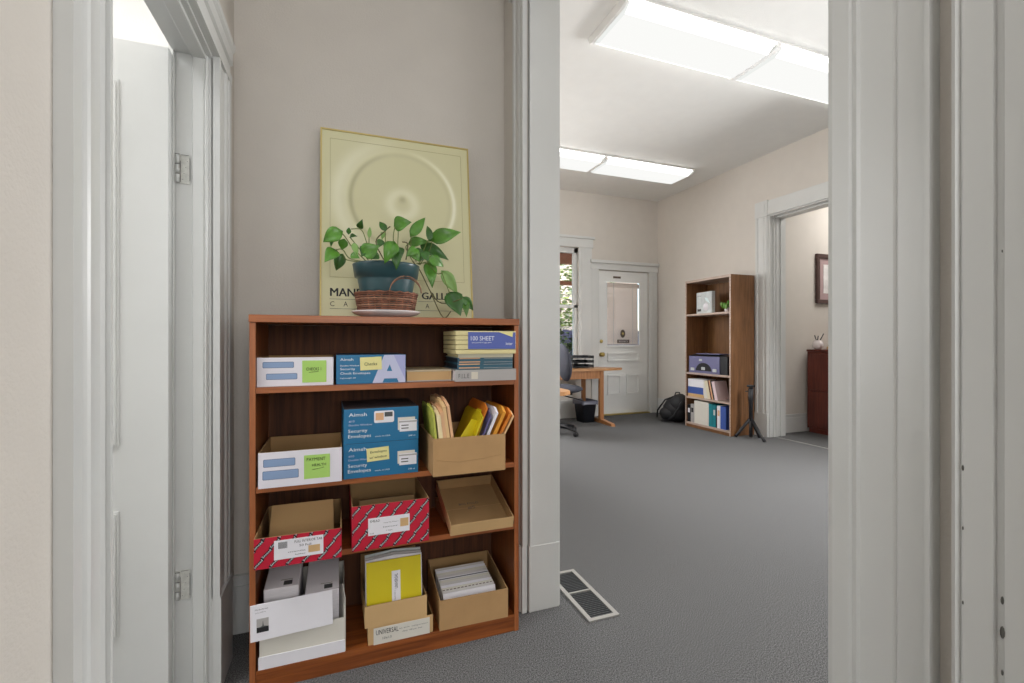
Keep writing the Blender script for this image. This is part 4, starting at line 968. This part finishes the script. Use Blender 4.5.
b = MB(); b.tube([(.0, -.06, .48), (.18, -.25, .44), (.24, -.30, .42)], .007, M_plast, 6); b.build('lever', t)

# ------------------------------------------------------------------ side room: cabinet, vase, picture
t = thing('cabinet', 'dark cherry wooden filing cabinet in the room past the right opening', 'cabinet', (5.36, 3.40, 0))
b = MB(); b.box(.01, .49, .02, .60, 0, .05, M_mah); b.box(0, .50, 0, .62, .05, .98, M_mah, .008); b.build('body', t)
b = MB(); b.box(-.012, .512, -.012, .622, .98, 1.005, M_mah, .006); b.build('top', t)
for z0, z1 in ((.08, .50), (.52, .95)):
    o = MB().box(-.014, 0, .02, .60, z0, z1, M_mah, .004).build('drawer', t); MB().tube([(-.022, .12, z1-.06), (-.03, .18, z1-.06), (-.022, .24, z1-.06)], .006, M_brass, 8).build('handle', o)
    o = MB().box(.02, .48, -.012, 0, z0, z1, M_mah, .004).build('panel', t)
t = thing('vase', 'small round white pot on the dark cherry cabinet', 'pot', (5.435, 3.94, 1.0055))
MB().lathe([(.03, 0), (.055, .025), (.062, .06), (.05, .095), (.036, .105), (.04, .112), (.034, .112), (.03, .10), (.001, .05)], M_cer, 24).build('body', t)
for lab, a, c, col in (('dark brush leaning right out of the white pot', (.0, 0, .06), (.10, .0, .19), M_plast), ('dark curled pen leaning left out of the white pot', (0, .0, .06), (-.055, .0, .17), M_ink), ('short dark pen upright in the white pot', (.0, .01, .06), (.02, .01, .165), M_plast)):
    o = MB().tube([a, c], .006, col, 6).build('pen', None, (5.435, 3.94, 1.0055)); tag(o, lab, 'pen')
b = MB(); b.box(0, .14, 0, .10, 0, .035, M_tan, .004); b.box(.01, .12, .01, .09, .035, .055, mat('olive_box', (150, 140, 96), .7), .003); o = b.build('paper_stack', None, (5.50, 3.78, 1.0055)); tag(o, 'tan paper stack beside the white pot on the cabinet', 'papers')
t = thing('framed_picture', 'dark brown framed picture on the side room wall', 'picture', (5.55, 4.0585, 1.575))
b = MB(); 
for a in ((0, .55, 0, .05), (0, .55, .57, .62), (0, .05, .05, .57), (.50, .55, .05, .57)): b.box(a[0], a[1], -.03, 0, a[2], a[3], mat('dark_frame', (74, 50, 46), .5), .005)
b.build('frame', t); MB().box(.05, .50, -.012, -.004, .05, .57, mat('mat_board', (176, 150, 150), .8)).build('mat_board', t)
MB().box(.13, .42, -.015, -.012, .13, .49, mat('print_pale', (226, 222, 220), .8, var=.2)).build('print', t)

# ------------------------------------------------------------------ outdoors past the window
b = MB(); b.box(-2, 14, 6.1, 20, -.5, -.4, M_ground); struct('ground', b)
t = thing('porch', 'orange painted porch beams outside the far window', 'porch', (2.0, 7.2, -.4))
MB().box(0, 4.2, 0, .14, 2.86, 3.05, M_beam).build('beam', t); MB().box(0, 4.2, .5, .6, 2.55, 2.62, M_beam).build('beam', t)
MB().box(0, 4.2, -.9, .9, 3.1, 3.15, M_beam).build('roof', t)
for x in (.05, 4.05): MB().box(x, x+.12, 0, .12, 0, 2.86, M_trim).build('post', t)
t = thing('garden_fence', 'weathered lavender grey board fence outside the far window', 'fence', (3.2, 9.0, -.4))
for k in range(26): MB().box(k*.15, k*.15+.14, 0, .03, 0, 1.75-.02*(k % 3), M_fence).build('board', t)
MB().box(0, 3.9, .03, .08, .4, .5, M_fence).build('rail', t)
def bush(name, label, x, y, z0, r, hh, n, m, m2):
    t = thing(name, label, 'tree', (x, y, -.4))
    MB().tube([(0, 0, 0), (.05, 0, z0+hh*.3), (0, .1, z0+hh*.7)], [.09, .06, .03], M_bark, 8).build('trunk', t)
    b = MB()
    for k in range(n):
        th = random.uniform(0, 2*math.pi); ph = math.acos(random.uniform(-1, 1)); q = random.uniform(.5, 1)
        c = Vector((r*q*math.sin(ph)*math.cos(th), r*q*math.sin(ph)*math.sin(th), z0+hh/2+hh/2*q*math.cos(ph)))
        M = Matrix.Rotation(random.uniform(0, 6.28), 4, 'Z') @ Matrix.Rotation(random.uniform(0, 3.14), 4, 'X'); s = random.uniform(.05, .10)
        b.add([c+M @ Vector(v) for v in ((-s, 0, 0), (0, -s*.5, .01), (s, 0, 0), (0, s*.5, .01))], [(0, 1, 2, 3)], m if k % 3 else m2)
    b.build('foliage', t)
bush('tree', 'light green leafy tree filling the upper far window', 5.0, 10.2, 1.2, 1.4, 3.4, 3000, M_fol, M_fol3)
bush('shrub', 'dark green shrub in front of the board fence outside', 4.2, 8.3, .5, .45, 1.2, 500, M_fol2, M_fol)
b = MB(); b.box(2.5, 9, 12.5, 12.7, -.4, 5, M_pink); o = b.build('neighbour_wall'); tag(o, 'haze-pale brick wall of the house beyond the garden', 'building')
